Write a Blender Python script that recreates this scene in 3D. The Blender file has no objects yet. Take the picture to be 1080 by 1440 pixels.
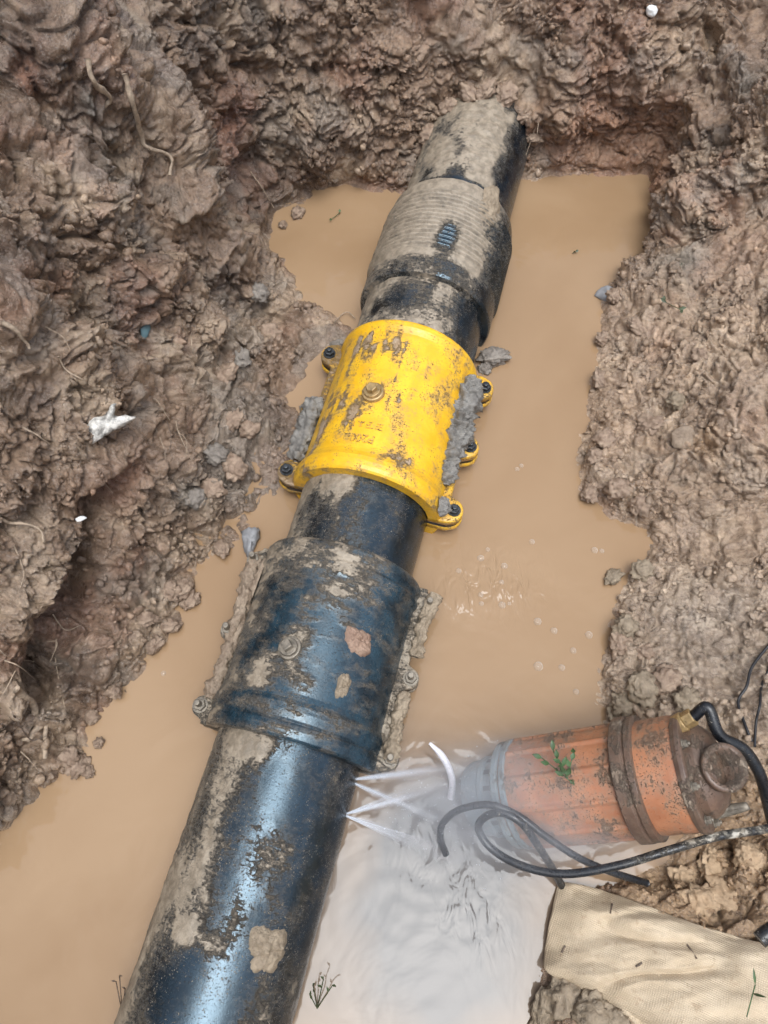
import bpy, bmesh, math, random
import numpy as np
from mathutils import Vector, Matrix, Quaternion
from mathutils.bvhtree import BVHTree

random.seed(7)
rng = np.random.default_rng(11)
S = bpy.context.scene
C = S.collection
R = math.radians

# ------------------------------------------------------------------ camera
CAM_H, PITCH, FPX = 1.10, R(65.0), 1040.0
cam_d = bpy.data.cameras.new('camera')
cam = bpy.data.objects.new('camera', cam_d)
C.objects.link(cam)
cam.location = (0, 0, CAM_H)
cam.rotation_euler = (R(25.0), 0, 0)
cam_d.sensor_fit = 'VERTICAL'
cam_d.sensor_height = 36.0
cam_d.lens = 26.0
cam_d.clip_start = 0.02
cam_d.clip_end = 300.0
S.camera = cam
S.render.resolution_x, S.render.resolution_y = 768, 1024

# ------------------------------------------------------------------ sky, sun, exposure
SUN_DIR = Vector((0.095, -0.25, 1.22)).normalized()      # towards the bright part of the cloud
W = bpy.data.worlds.new('World')
S.world = W
W.use_nodes = True
wn, wl = W.node_tree.nodes, W.node_tree.links
wn.clear()
sky = wn.new('ShaderNodeTexSky')
sky.sky_type = 'NISHITA'
sky.sun_disc = False
sky.sun_elevation = math.asin(SUN_DIR.z)
sky.sun_rotation = math.atan2(SUN_DIR.x, SUN_DIR.y)
sky.air_density, sky.dust_density, sky.ozone_density = 1.0, 4.0, 1.0
hsv = wn.new('ShaderNodeHueSaturation')
hsv.inputs['Saturation'].default_value = 0.5
bg = wn.new('ShaderNodeBackground')
bg.inputs['Strength'].default_value = 0.15
wo = wn.new('ShaderNodeOutputWorld')
wl.new(sky.outputs[0], hsv.inputs['Color'])
wl.new(hsv.outputs[0], bg.inputs[0])
wl.new(bg.outputs[0], wo.inputs[0])

sd = bpy.data.lights.new('sun', 'SUN')
sd.energy = 1.25
sd.angle = R(35.0)
sd.color = (0.86, 0.94, 1.0)
sun = bpy.data.objects.new('sun', sd)
C.objects.link(sun)
sun.rotation_euler = SUN_DIR.to_track_quat('Z', 'Y').to_euler()
sun.location = SUN_DIR * 5

S.view_settings.view_transform = 'Standard'
S.view_settings.look = 'None'
S.view_settings.gamma = 1.0
S.view_settings.use_curve_mapping = False
S.view_settings.exposure = 0.80
S.cycles.max_bounces = 5
S.cycles.diffuse_bounces = 2
S.cycles.glossy_bounces = 2
S.cycles.transmission_bounces = 3
S.cycles.transparent_max_bounces = 64
S.cycles.volume_bounces = 1
S.cycles.use_adaptive_sampling = True
S.cycles.adaptive_threshold = 0.02
S.cycles.caustics_reflective = False
S.cycles.caustics_refractive = False

# ------------------------------------------------------------------ pixel rays (photo is 1080 x 1440)
CAMP = Vector((0, 0, CAM_H))
def ray(x, y):
    a, b = (x - 540) / FPX, (720 - y) / FPX
    return Vector((a, math.cos(PITCH) + b * math.sin(PITCH), -math.sin(PITCH) + b * math.cos(PITCH)))
def PX(x, y, z=0.0):
    d = ray(x, y)
    return CAMP + d * ((z - CAM_H) / d.z)

# ------------------------------------------------------------------ noise (numpy)
_perm = np.concatenate([np.random.default_rng(3).permutation(256)] * 3)
_g = np.random.default_rng(4).normal(size=(256, 3))
_g /= np.linalg.norm(_g, axis=1)[:, None]
_g = _g.astype(np.float32)
def perlin(p):
    p = np.asarray(p, np.float32)
    i = np.floor(p).astype(np.int64)
    f = p - i
    i &= 255
    u = f * f * f * (f * (f * 6 - 15) + 10)
    out = np.zeros(len(p), np.float32)
    for dx in (0, 1):
        wx = u[:, 0] if dx else 1 - u[:, 0]
        for dy in (0, 1):
            wy = u[:, 1] if dy else 1 - u[:, 1]
            for dz in (0, 1):
                wz = u[:, 2] if dz else 1 - u[:, 2]
                h = _perm[_perm[_perm[i[:, 0] + dx] + i[:, 1] + dy] + i[:, 2] + dz]
                g = _g[h]
                dt = g[:, 0] * (f[:, 0] - dx) + g[:, 1] * (f[:, 1] - dy) + g[:, 2] * (f[:, 2] - dz)
                out += wx * wy * wz * dt
    return out * 1.6
def fbm(p, o=4, gain=.5):
    s, a, r = 0, 1.0, 0
    for k in range(o):
        r = r + a * perlin(p * (2.03 ** k) + 17.3 * k)
        a *= gain
    return r
def billow(p, o=3, gain=.5):
    a, r = 1.0, 0
    for k in range(o):
        r = r + a * np.abs(perlin(p * (2.07 ** k) + 9.1 * k))
        a *= gain
    return r
_wt = np.random.default_rng(5).random((256, 3)).astype(np.float32)
def worley(p):
    p = np.asarray(p, np.float32)
    i = np.floor(p).astype(np.int64)
    f = p - i
    i &= 255
    f1 = np.full(len(p), 9., np.float32); f2 = f1.copy()
    for dx in (-1, 0, 1):
        for dy in (-1, 0, 1):
            for dz in (-1, 0, 1):
                h = _perm[_perm[_perm[(i[:, 0] + dx) & 255] + ((i[:, 1] + dy) & 255)] + ((i[:, 2] + dz) & 255)]
                q = _wt[h] + np.array([dx, dy, dz], np.float32) - f
                d = (q * q).sum(1)
                f2 = np.minimum(f2, np.maximum(f1, d))
                f1 = np.minimum(f1, d)
    return np.sqrt(f1), np.sqrt(f2)
def crumb(p, off=0.0):
    """rounded lumps of uneven height, one per cell"""
    p = np.asarray(p, np.float32) + off
    b = np.floor(p - .5)
    f = p - b
    i = b.astype(np.int64)
    best = np.full(len(p), 9., np.float32); hh = np.zeros(len(p), np.float32)
    for dx in (0, 1):
        for dy in (0, 1):
            for dz in (0, 1):
                h = _perm[_perm[_perm[(i[:, 0] + dx) & 255] + ((i[:, 1] + dy) & 255)] + ((i[:, 2] + dz) & 255)]
                q = _wt[h] * .8 + .1 + np.array([dx, dy, dz], np.float32) - f
                d = (q * q).sum(1)
                m = d < best
                best = np.where(m, d, best); hh = np.where(m, _wt[h, 0], hh)
    return (1 - best * 1.5).clip(-.3, 1) * (.25 + .75 * hh)
def sstep(a, b, x):
    t = np.clip((x - a) / (b - a), 0, 1)
    return t * t * (3 - 2 * t)

# ------------------------------------------------------------------ mesh helpers
def link(name, me, mat=None, parent=None, smooth=True):
    o = bpy.data.objects.new(name, me)
    C.objects.link(o)
    if mat:
        me.materials.append(mat)
    if parent:
        o.parent = parent
    if smooth and len(me.polygons):
        me.polygons.foreach_set('use_smooth', np.ones(len(me.polygons), bool))
    return o
def mesh(verts, faces, name='mesh'):
    me = bpy.data.meshes.new(name)
    verts = np.asarray(verts, np.float32)
    if isinstance(faces, np.ndarray) and faces.ndim == 2:
        n, k = faces.shape
        me.vertices.add(len(verts)); me.vertices.foreach_set('co', verts.ravel())
        me.loops.add(n * k); me.loops.foreach_set('vertex_index', faces.astype(np.int32).ravel())
        me.polygons.add(n)
        me.polygons.foreach_set('loop_start', np.arange(0, n * k, k, dtype=np.int32))
        me.polygons.foreach_set('loop_total', np.full(n, k, np.int32))
    else:
        me.from_pydata([tuple(map(float, v)) for v in verts], [], [list(map(int, f)) for f in faces])
    me.update(calc_edges=True)
    me.validate()
    return me
def grid_faces(n, m, wrap_n=False, wrap_m=False):
    a = np.arange(n * m).reshape(n, m)
    ii = np.arange(n if wrap_n else n - 1); jj = np.arange(m if wrap_m else m - 1)
    I, J = np.meshgrid(ii, jj, indexing='ij')
    I2, J2 = (I + 1) % n, (J + 1) % m
    return np.stack([a[I, J], a[I2, J], a[I2, J2], a[I, J2]], -1).reshape(-1, 4)
def add_color(me, name, rgb):
    at = me.attributes.new(name, 'FLOAT_COLOR', 'POINT')
    c = np.ones((len(rgb), 4), np.float32); c[:, :3] = rgb
    at.data.foreach_set('color', c.ravel())
def add_float(me, name, v):
    at = me.attributes.new(name, 'FLOAT', 'POINT')
    at.data.foreach_set('value', np.asarray(v, np.float32))
def tag(o, label, cat, group=None):
    o['label'] = label; o['category'] = cat
    if group: o['group'] = group
    return o
def empty(name, loc=(0, 0, 0), rot=(0, 0, 0)):
    o = bpy.data.objects.new(name, None)
    o.empty_display_size = .05
    C.objects.link(o)
    o.location = loc; o.rotation_euler = rot
    return o
def lathe(profile, n=96, t0=0.0, t1=2 * math.pi):
    """profile [(y, r)] turned round the local Y axis; theta 0 = +X, 90 deg = +Z"""
    closed = abs(t1 - t0 - 2 * math.pi) < 1e-6
    th = np.linspace(t0, t1, n, endpoint=not closed)
    p = np.array(profile, float)
    v = np.zeros((len(p), n, 3))
    v[:, :, 0] = p[:, 1:2] * np.cos(th); v[:, :, 1] = p[:, 0:1]; v[:, :, 2] = p[:, 1:2] * np.sin(th)
    return v.reshape(-1, 3), grid_faces(len(p), n, wrap_m=closed)[:, ::-1]
def catmull(pts, n):
    P = [Vector(p) for p in pts]
    P = [P[0] * 2 - P[1]] + P + [P[-1] * 2 - P[-2]]
    out = []
    for i in range(1, len(P) - 2):
        for k in range(n):
            t = k / n
            a, b, c, d = P[i - 1], P[i], P[i + 1], P[i + 2]
            out.append(.5 * ((2 * b) + (c - a) * t + (2 * a - 5 * b + 4 * c - d) * t * t + (3 * b - a - 3 * c + d) * t ** 3))
    out.append(P[-2])
    return out
def tube(pts, rad, n=10, steps=8, caps=True, smooth=True):
    pts = catmull(pts, steps) if smooth else [Vector(p) for p in pts]
    m = len(pts)
    if callable(rad): rs = [rad(i / (m - 1)) for i in range(m)]
    else: rs = [rad] * m
    v = []
    up = Vector((.3, .2, 1)).normalized()
    for i, p in enumerate(pts):
        t = (pts[min(i + 1, m - 1)] - pts[max(i - 1, 0)]).normalized()
        up = (up - t * up.dot(t))
        if up.length < 1e-4: up = t.orthogonal()
        up.normalize()
        s = t.cross(up)
        for k in range(n):
            a = 2 * math.pi * k / n
            v.append(p + (up * math.cos(a) + s * math.sin(a)) * rs[i])
    f = [tuple(q) for q in grid_faces(m, n, wrap_m=True)]
    if caps:
        f += [tuple(range(n))[::-1], tuple((m - 1) * n + k for k in range(n))]
    return np.array([tuple(q) for q in v]), f
class MB:
    """collects shapes into one mesh"""
    def __init__(s): s.v, s.f = [], []
    def add(s, v, f, M=None):
        o = len(s.v)
        for q in v:
            q = Vector(q)
            s.v.append(tuple(M @ q if M is not None else q))
        s.f += [tuple(int(i) + o for i in q) for q in f]
        return s
    def cyl(s, p, axis, r, h, n=20, r2=None, bevel=0.0):
        r2 = r if r2 is None else r2
        q = Vector((0, 0, 1)).rotation_difference(Vector(axis).normalized())
        rings = [(0, r)]
        if bevel: rings += [(h - bevel, r2), (h - bevel * .3, r2 - bevel * .3), (h, r2 - bevel)]
        else: rings += [(h, r2)]
        v = [Vector(p) + q @ Vector((rr * math.cos(2 * math.pi * k / n), rr * math.sin(2 * math.pi * k / n), z)) for z, rr in rings for k in range(n)]
        f = [tuple(x) for x in grid_faces(len(rings), n, wrap_m=True)]
        f += [tuple(range(n))[::-1], tuple((len(rings) - 1) * n + k for k in range(n))]
        return s.add(v, f)
    def box(s, c, size, M=None):
        x, y, z = (k / 2 for k in size)
        v = [Vector(c) + Vector((i * x, j * y, k * z)) for i in (-1, 1) for j in (-1, 1) for k in (-1, 1)]
        return s.add(v, [(0, 1, 3, 2), (4, 6, 7, 5), (0, 4, 5, 1), (2, 3, 7, 6), (0, 2, 6, 4), (1, 5, 7, 3)], M)
    def build(s, name, mat, parent=None, smooth=False):
        return link(name, mesh(s.v, s.f, name), mat, parent, smooth)

# ------------------------------------------------------------------ materials
def new_mat(name):
    m = bpy.data.materials.new(name)
    m.use_nodes = True
    nt = m.node_tree
    b = nt.nodes['Principled BSDF']
    return m, nt, b
def nd(nt, t, **kw):
    n = nt.nodes.new(t)
    for k, v in kw.items():
        if k in n.inputs.keys() if hasattr(n.inputs, 'keys') else False: n.inputs[k].default_value = v
        else: setattr(n, k, v)
    return n
def noise(nt, scale, detail=6, rough=.6, vec=None, dist=0.0):
    n = nt.nodes.new('ShaderNodeTexNoise')
    n.inputs['Scale'].default_value = scale; n.inputs['Detail'].default_value = detail
    n.inputs['Roughness'].default_value = rough; n.inputs['Distortion'].default_value = dist
    if vec: nt.links.new(vec, n.inputs['Vector'])
    return n.outputs[0]
def mapr(nt, v, a, b, c=0., d=1., smooth=True):
    n = nt.nodes.new('ShaderNodeMapRange')
    if smooth: n.interpolation_type = 'SMOOTHSTEP'
    nt.links.new(v, n.inputs[0])
    for k, x in zip((1, 2, 3, 4), (a, b, c, d)): n.inputs[k].default_value = x
    return n.outputs[0]
def math_(nt, op, a, b=None):
    n = nt.nodes.new('ShaderNodeMath'); n.operation = op
    for k, x in enumerate((a, b)):
        if x is None: continue
        if isinstance(x, (int, float)): n.inputs[k].default_value = x
        else: nt.links.new(x, n.inputs[k])
    return n.outputs[0]
def mixc(nt, fac, a, b, blend='MIX'):
    n = nt.nodes.new('ShaderNodeMix'); n.data_type = 'RGBA'; n.blend_type = blend
    for k, x in zip((0, 6, 7), (fac, a, b)):
        if isinstance(x, (int, float)): n.inputs[k].default_value = x
        elif isinstance(x, tuple): n.inputs[k].default_value = (*x, 1)
        else: nt.links.new(x, n.inputs[k])
    return n.outputs[2]
def coords(nt, kind='Object'):
    return nt.nodes.new('ShaderNodeTexCoord').outputs[kind]
def attr(nt, name, out='Fac'):
    n = nt.nodes.new('ShaderNodeAttribute'); n.attribute_name = name
    return n.outputs[out]
def bump(nt, b, h, strength, dist, prev=None):
    n = nt.nodes.new('ShaderNodeBump')
    n.inputs['Strength'].default_value = strength; n.inputs['Distance'].default_value = dist
    nt.links.new(h, n.inputs['Height'])
    if prev: nt.links.new(prev, n.inputs['Normal'])
    nt.links.new(n.outputs[0], b.inputs['Normal'])
    return n.outputs[0]

def mat_ground():
    m, nt, b = new_mat('wet_mud')
    L = nt.links
    co = coords(nt)
    col = attr(nt, 'col', 'Color')
    n1 = noise(nt, 55, 8, .65, co, .4)
    n2 = noise(nt, 320, 5, .6, co)
    c = mixc(nt, mapr(nt, n1, .35, .68), mixc(nt, 1.0, col, (.66, .62, .60), 'MULTIPLY'), mixc(nt, 1.0, col, (1.22, 1.2, 1.2), 'MULTIPLY'))
    c = mixc(nt, mapr(nt, n2, .56, .70, 0, .55), c, (.40, .335, .27))
    n3 = noise(nt, 420, 4, .7, co, .3)
    c = mixc(nt, mapr(nt, n3, .30, .46, .6, 0), c, mixc(nt, 1.0, col, (.42, .40, .38), 'MULTIPLY'))
    L.new(c, b.inputs['Base Color'])
    wet = attr(nt, 'wet')
    rr = math_(nt, 'SUBTRACT', mapr(nt, n1, .3, .7, .20, .46), math_(nt, 'MULTIPLY', wet, .10))
    L.new(rr, b.inputs['Roughness'])
    b.inputs['Specular IOR Level'].default_value = .5
    L.new(mapr(nt, noise(nt, 14, 4, .6, co), .36, .58, .25, 1.0), b.inputs['Coat Weight']); b.inputs['Coat Roughness'].default_value = .11; b.inputs['Coat IOR'].default_value = 1.45
    vo = nt.nodes.new('ShaderNodeTexVoronoi'); vo.inputs['Scale'].default_value = 135; vo.feature = 'DISTANCE_TO_EDGE'
    wv_ = nt.nodes.new('ShaderNodeVectorMath'); wv_.operation = 'MULTIPLY_ADD'; nn_ = nt.nodes.new('ShaderNodeTexNoise'); nn_.inputs['Scale'].default_value = 160; nn_.inputs['Detail'].default_value = 3
    L.new(co, nn_.inputs['Vector']); L.new(nn_.outputs['Color'], wv_.inputs[0]); wv_.inputs[1].default_value = (.012, .012, .012); L.new(co, wv_.inputs[2]); L.new(wv_.outputs[0], vo.inputs['Vector'])
    h1 = noise(nt, 260, 6, .7, co, .6)
    h2 = noise(nt, 900, 3, .6, co)
    p = bump(nt, b, mapr(nt, vo.outputs['Distance'], 0, .14), .55, .0024)
    p = bump(nt, b, h1, .7, .0040, p)
    L.new(p, b.inputs['Coat Normal'])
    bump(nt, b, h2, .7, .0014, p)
    return m
def mat_clod(name, c0, c1, rough=(.35, .7), bs=.8, scale=1.0):
    m, nt, b = new_mat(name)
    L = nt.links
    co = coords(nt)
    n1 = noise(nt, 45 * scale, 8, .65, co, .3)
    n2 = noise(nt, 330 * scale, 5, .65, co)
    c = mixc(nt, mapr(nt, n1, .35, .65), c0, c1)
    c = mixc(nt, mapr(nt, n2, .6, .74, 0, .5), c, tuple(min(1, x * 1.6) for x in c1))
    L.new(c, b.inputs['Base Color'])
    L.new(mapr(nt, n1, .3, .7, *rough), b.inputs['Roughness'])
    p = bump(nt, b, noise(nt, 230 * scale, 6, .65, co, .5), bs, .004)
    bump(nt, b, noise(nt, 800 * scale, 3, .6, co), .5, .0012, p)
    return m
def mat_simple(name, col, rough=.5, metal=0.0, var=.25, scale=60, bs=.15, bd=.001, spec=.5):
    m, nt, b = new_mat(name)
    co = coords(nt)
    n1 = noise(nt, scale, 6, .6, co)
    c = mixc(nt, mapr(nt, n1, .3, .7), tuple(x * (1 - var) for x in col), tuple(min(1, x * (1 + var)) for x in col))
    nt.links.new(c, b.inputs['Base Color'])
    nt.links.new(mapr(nt, n1, .3, .7, max(.02, rough - .12), min(1, rough + .12)), b.inputs['Roughness'])
    b.inputs['Metallic'].default_value = metal
    b.inputs['Specular IOR Level'].default_value = spec
    bump(nt, b, noise(nt, scale * 5, 5, .6, co), bs, bd)
    return m
def mat_muddy(name, base, base2, mud0, mud1, rough=.3, film_max=.4, spec=.5, tint=None, speck=.6):
    """painted or plastic skin under a mud film; the film's coverage is the point attribute 'mud'"""
    m, nt, b = new_mat(name)
    L = nt.links
    co = coords(nt)
    mud = attr(nt, 'mud')
    nf = noise(nt, 190, 7, .7, co, .5)
    nc = noise(nt, 34, 5, .6, co, .3)
    mp = nt.nodes.new('ShaderNodeMapping'); mp.inputs['Scale'].default_value = (1, 3.2, 1); L.new(co, mp.inputs[0])
    ns = noise(nt, 60, 6, .75, mp.outputs[0], .8)
    sp = noise(nt, 520, 3, .6, co)
    x = math_(nt, 'ADD', mud, math_(nt, 'MULTIPLY', math_(nt, 'SUBTRACT', nf, .5), 1.3))
    x = math_(nt, 'ADD', x, math_(nt, 'MULTIPLY', math_(nt, 'SUBTRACT', ns, .5), 1.1))
    x = math_(nt, 'ADD', x, math_(nt, 'MULTIPLY', mapr(nt, sp, .58, .66), math_(nt, 'MULTIPLY', mapr(nt, nc, .34, .58), speck)))
    fac = mapr(nt, x, .28, .74)
    film = mapr(nt, x, -.15, .5, 0, film_max)
    clean = mixc(nt, mapr(nt, nc, .35, .65), base, base2)
    clean = mixc(nt, film, clean, mud0)
    mudc = mixc(nt, mapr(nt, noise(nt, 70, 6, .65, co), .35, .65), mud0, mud1)
    L.new(mixc(nt, fac, clean, mudc), b.inputs['Base Color'])
    r0 = mapr(nt, nf, .3, .7, rough * .75, rough * 1.35)
    mx = nt.nodes.new('ShaderNodeMix'); mx.data_type = 'FLOAT'
    L.new(fac, mx.inputs[0]); L.new(r0, mx.inputs[2]); mx.inputs[3].default_value = .62
    L.new(mx.outputs[0], b.inputs['Roughness'])
    b.inputs['Specular IOR Level'].default_value = spec
    if tint: b.inputs['Specular Tint'].default_value = (*tint, 1)
    p = bump(nt, b, fac, .6, .0016)
    p = bump(nt, b, math_(nt, 'MULTIPLY', fac, noise(nt, 420, 5, .6, co)), .7, .002, p)
    bump(nt, b, noise(nt, 330, 5, .7, co), .22, .0010, p)
    return m
def mat_water():
    m, nt, b = new_mat('muddy_water')
    L = nt.links
    co = coords(nt)
    n1 = noise(nt, 2.2, 4, .5, co, .6)
    c = mixc(nt, mapr(nt, n1, .3, .7), (.255, .163, .090), (.310, .208, .122))
    c = mixc(nt, attr(nt, 'clear'), c, (.112, .104, .098))  # cool grey of the sky glare painted into the water colour
    L.new(c, b.inputs['Base Color'])
    b.inputs['Roughness'].default_value = .035
    b.inputs['IOR'].default_value = 1.38
    rip = attr(nt, 'ripple')
    mp = nt.nodes.new('ShaderNodeMapping'); mp.inputs['Scale'].default_value = (1, .45, 1)
    mp.inputs['Rotation'].default_value = (0, 0, R(20))
    L.new(co, mp.inputs['Vector'])
    h = math_(nt, 'MULTIPLY', noise(nt, 55, 2, .5, mp.outputs[0], .9), rip)
    p = bump(nt, b, h, 1.0, .004)
    bump(nt, b, noise(nt, 9, 3, .5, co, .8), .35, .006, p)
    return m
M_ground = mat_ground()
M_clod = mat_clod('mud_clod', (.20, .145, .10), (.33, .255, .185))
M_clod_red = mat_clod('red_clay', (.24, .15, .105), (.34, .23, .165))
M_grey = mat_clod('grey_mud', (.140, .130, .116), (.25, .236, .212))
M_tan = mat_clod('tan_mud', (.22, .17, .115), (.34, .27, .19))
M_sand = mat_clod('sandy_soil', (.38, .26, .155), (.52, .375, .24), (.6, .9), .9)
SC = {}
for _m, _a in ((M_clod, ((.22, .150, .104), (.37, .272, .196))), (M_tan, ((.22, .17, .115), (.34, .27, .19))), (M_grey, ((.175, .150, .126), (.285, .25, .212))), (M_sand, ((.38, .26, .155), (.52, .375, .24), (.6, .9)))):
    SC[_m.name] = mat_clod(_m.name + '_lump', *_a, scale=.022)      # for lumps whose mesh is one unit across
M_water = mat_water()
MUD0, MUD1 = (.20, .155, .105), (.33, .265, .19)
M_pipe = mat_muddy('black_polyethylene', (.003, .005, .007), (.006, .013, .021), MUD0, MUD1, .22, .22, .85, (.62, .84, 1.0), .95)
M_clampb = mat_muddy('dark_blue_coating', (.006, .013, .019), (.014, .038, .056), MUD0, MUD1, .28, .4, .85, (.70, .88, 1.0), .8)
M_yellow = mat_muddy('yellow_paint', (.68, .365, .012), (.78, .45, .020), (.27, .18, .10), (.36, .27, .18), .36, .62)
M_rubber = mat_simple('black_rubber', (.012, .012, .014), .5)
M_cable = mat_muddy('black_cable', (.005, .006, .008), (.010, .013, .017), (.3, .26, .2), (.45, .42, .36), .30, .10)
M_bolt = mat_simple('muddy_steel', (.19, .165, .13), .45, .35, .4, 120, .4, .001)
M_boltd = mat_simple('dark_steel', (.05, .055, .06), .35, .7, .3, 120, .2)
M_brass = mat_simple('dull_plug', (.34, .235, .11), .38, .45, .3, 140, .25)
M_root = mat_simple('root_bark', (.30, .23, .165), .75, 0, .35, 200, .4)
M_rootd = mat_simple('dark_root', (.13, .095, .07), .75, 0, .35, 200, .4)

# ------------------------------------------------------------------ ground: banks round the flooded pit
# water's edge (photo pixels on the water plane), outward bearing in degrees, bank profile key
KEYS = [
 ('p', -250, 1500, 182, 'A'), ('p', -120, 1300, 180, 'A'), ('p', 0, 1172, 178, 'A'), ('p', 62, 1112, 176, 'A'),
 ('p', 112, 1070, 175, 'B'), ('p', 128, 1010, 174, 'B'), ('p', 188, 955, 174, 'B'), ('p', 240, 880, 175, 'B'),
 ('p', 288, 795, 176, 'B'), ('p', 345, 748, 178, 'C'), ('p', 386, 695, 180, 'C'), ('p', 396, 650, 181, 'C'),
 ('p', 408, 600, 182, 'Q'), ('p', 414, 545, 184, 'Q'), ('p', 430, 508, 185, 'Q'), ('p', 478, 488, 187, 'Q'), ('p', 494, 465, 187, 'Q'), ('p', 468, 448, 185, 'Q'), ('p', 414, 428, 180, 'D'),
 ('p', 404, 385, 170, 'D'), ('p', 374, 345, 160, 'D'), ('p', 384, 300, 142, 'E'), ('p', 425, 272, 118, 'E'),
 ('p', 480, 258, 104, 'F'), ('p', 560, 262, 96, 'F'), ('p', 620, 262, 93, 'P'), ('p', 700, 258, 91, 'P'), ('p', 760, 247, 88, 'G'),
 ('p', 850, 238, 82, 'G'), ('p', 908, 246, 62, 'H'), ('p', 922, 290, 34, 'H'), ('p', 906, 370, 18, 'H'),
 ('p', 860, 405, 10, 'I'), ('p', 840, 480, 6, 'I'), ('p', 836, 560, 4, 'I'), ('p', 822, 640, 2, 'I'),
 ('p', 822, 690, 0, 'I'), ('p', 860, 718, 0, 'J'), ('p', 915, 745, 0, 'J'), ('p', 915, 785, -1, 'J'),
 ('p', 868, 850, -2, 'J'), ('p', 852, 930, -3, 'J'), ('p', 852, 995, -4, 'J'), ('p', 880, 1040, -5, 'K'),
 ('p', 950, 1100, -6, 'K'), ('p', 965, 1180, -8, 'K'), ('p', 890, 1238, -10, 'L'), ('p', 806, 1256, -14, 'L'),
 ('p', 785, 1330, -18, 'L'), ('p', 765, 1410, -24, 'L'), ('p', 735, 1510, -34, 'L'),
 ('w', .13, -.40, -60, 'N'), ('w', .0, -.52, -82, 'N'), ('w', -.2, -.57, -95, 'N'), ('w', -.45, -.52, -115, 'N'),
 ('w', -.64, -.38, -150, 'N'),
]
PROF = {
 'A': [(0, 0), (.012, .05), (.05, .12), (.12, .20), (.22, .30), (.34, .42), (.6, .52)],
 'B': [(0, 0), (.03, .02), (.10, .055), (.17, .14), (.23, .27), (.32, .42), (.55, .60)],
 'C': [(0, 0), (.05, .012), (.11, .05), (.17, .15), (.23, .30), (.30, .46), (.50, .66)],
 'D': [(0, 0), (.03, .02), (.07, .09), (.12, .23), (.17, .38), (.25, .54), (.45, .70)],
 'E': [(0, 0), (.02, .04), (.05, .13), (.09, .26), (.14, .40), (.22, .54), (.42, .68)],
 'F': [(0, 0), (.012, .05), (.035, .14), (.07, .25), (.13, .36), (.23, .47), (.45, .58)],
 'P': [(0, 0), (.055, .015), (.078, .06), (.092, .15), (.12, .25), (.21, .40), (.43, .55)],
 'Q': [(0, 0), (.05, .007), (.12, .022), (.18, .08), (.235, .21), (.30, .38), (.48, .60)],
 'G': [(0, 0), (.008, .05), (.03, .13), (.07, .23), (.14, .34), (.25, .45), (.48, .56)],
 'H': [(0, 0), (.01, .05), (.05, .12), (.11, .20), (.20, .29), (.32, .38), (.55, .48)],
 'I': [(0, 0), (.015, .018), (.08, .045), (.17, .095), (.27, .16), (.40, .25), (.68, .40)],
 'J': [(0, 0), (.015, .02), (.08, .035), (.17, .06), (.28, .10), (.42, .17), (.68, .30)],
 'K': [(0, 0), (.02, .008), (.08, .028), (.17, .06), (.28, .10), (.42, .16), (.68, .27)],
 'L': [(0, 0), (.03, .012), (.08, .03), (.17, .06), (.28, .085), (.42, .12), (.68, .19)],
 'N': [(0, 0), (.02, .12), (.05, .28), (.09, .42), (.14, .55), (.24, .62), (.50, .66)],
}
rows = np.concatenate([np.linspace(-.12, -.02, 14, endpoint=False), np.arange(-.02, .60, .0021), np.linspace(.6, .74, 30)[1:]])
def resample(pr):
    p = np.array([(-.115, -.07)] + pr, float)
    seg = np.hypot(*np.diff(p, axis=0).T)
    a = np.concatenate([[0], np.cumsum(seg)]); a -= a[1]
    fine = np.arange(-.14, .86, .004)
    r = np.interp(fine, a, p[:, 0]); z = np.interp(fine, a, p[:, 1])
    over = np.clip(fine - a[-1], 0, None); r += over; under = np.clip(a[0] - fine, 0, None); r -= under
    k = np.hanning(11); k /= k.sum()
    pad = lambda q: np.convolve(np.pad(q, 5, mode='edge'), k, 'valid')
    return np.interp(rows, fine, pad(r)), np.interp(rows, fine, pad(z))
prof_r = {k: resample(v) for k, v in PROF.items()}
pts, angs = [], []
for kind, x, y, an, pf in KEYS:
    p = PX(x, y) if kind == 'p' else Vector((x, y, 0))
    pts.append((p.x, p.y)); angs.append(an)
pts = np.array(pts + [pts[0]]); angs = np.array(angs + [angs[0] - 360.0])
arc = np.concatenate([[0], np.cumsum(np.hypot(*np.diff(pts, axis=0).T))])
vis_end = arc[[i for i, k in enumerate(KEYS) if k[0] == 'w'][0] - 1]
t = np.concatenate([np.arange(0, vis_end, .0023), np.linspace(vis_end, arc[-1], 110, endpoint=False)])
fine_t = np.linspace(0, arc[-1], 4000, endpoint=False)
def per_smooth(y, w):
    k = np.hanning(w); k /= k.sum()
    return np.convolve(np.concatenate([y[-w:], y, y[:w]]), k, 'same')[w:-w]
def chan(y, w, jump=0):
    f = np.interp(fine_t, arc, y)
    if jump: lin = np.linspace(0, jump, 4000, endpoint=False); f = per_smooth(f - lin, w) + lin
    else: f = per_smooth(f, w)
    return np.interp(t, fine_t, f)
bx, by = chan(pts[:, 0], 31), chan(pts[:, 1], 31)
ang = np.radians(chan(angs, 121, -360.0))
PRr = np.array([prof_r[k[4]][0] for k in KEYS] + [prof_r[KEYS[0][4]][0]])
PRz = np.array([prof_r[k[4]][1] for k in KEYS] + [prof_r[KEYS[0][4]][1]])
nr, nc_ = len(rows), len(t)
rr = np.empty((nc_, nr), np.float32); zz = rr.copy()
for j in range(nr):
    rr[:, j] = np.interp(t, arc, PRr[:, j]); zz[:, j] = np.interp(t, arc, PRz[:, j])
kk = np.hanning(41); kk /= kk.sum()
def colsmooth(a):
    p = np.pad(a, ((20, 20), (0, 0)), mode='wrap')
    cs = np.zeros_like(a)
    for i, w in enumerate(kk): cs += w * p[i:i + len(a)]
    return cs
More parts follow.
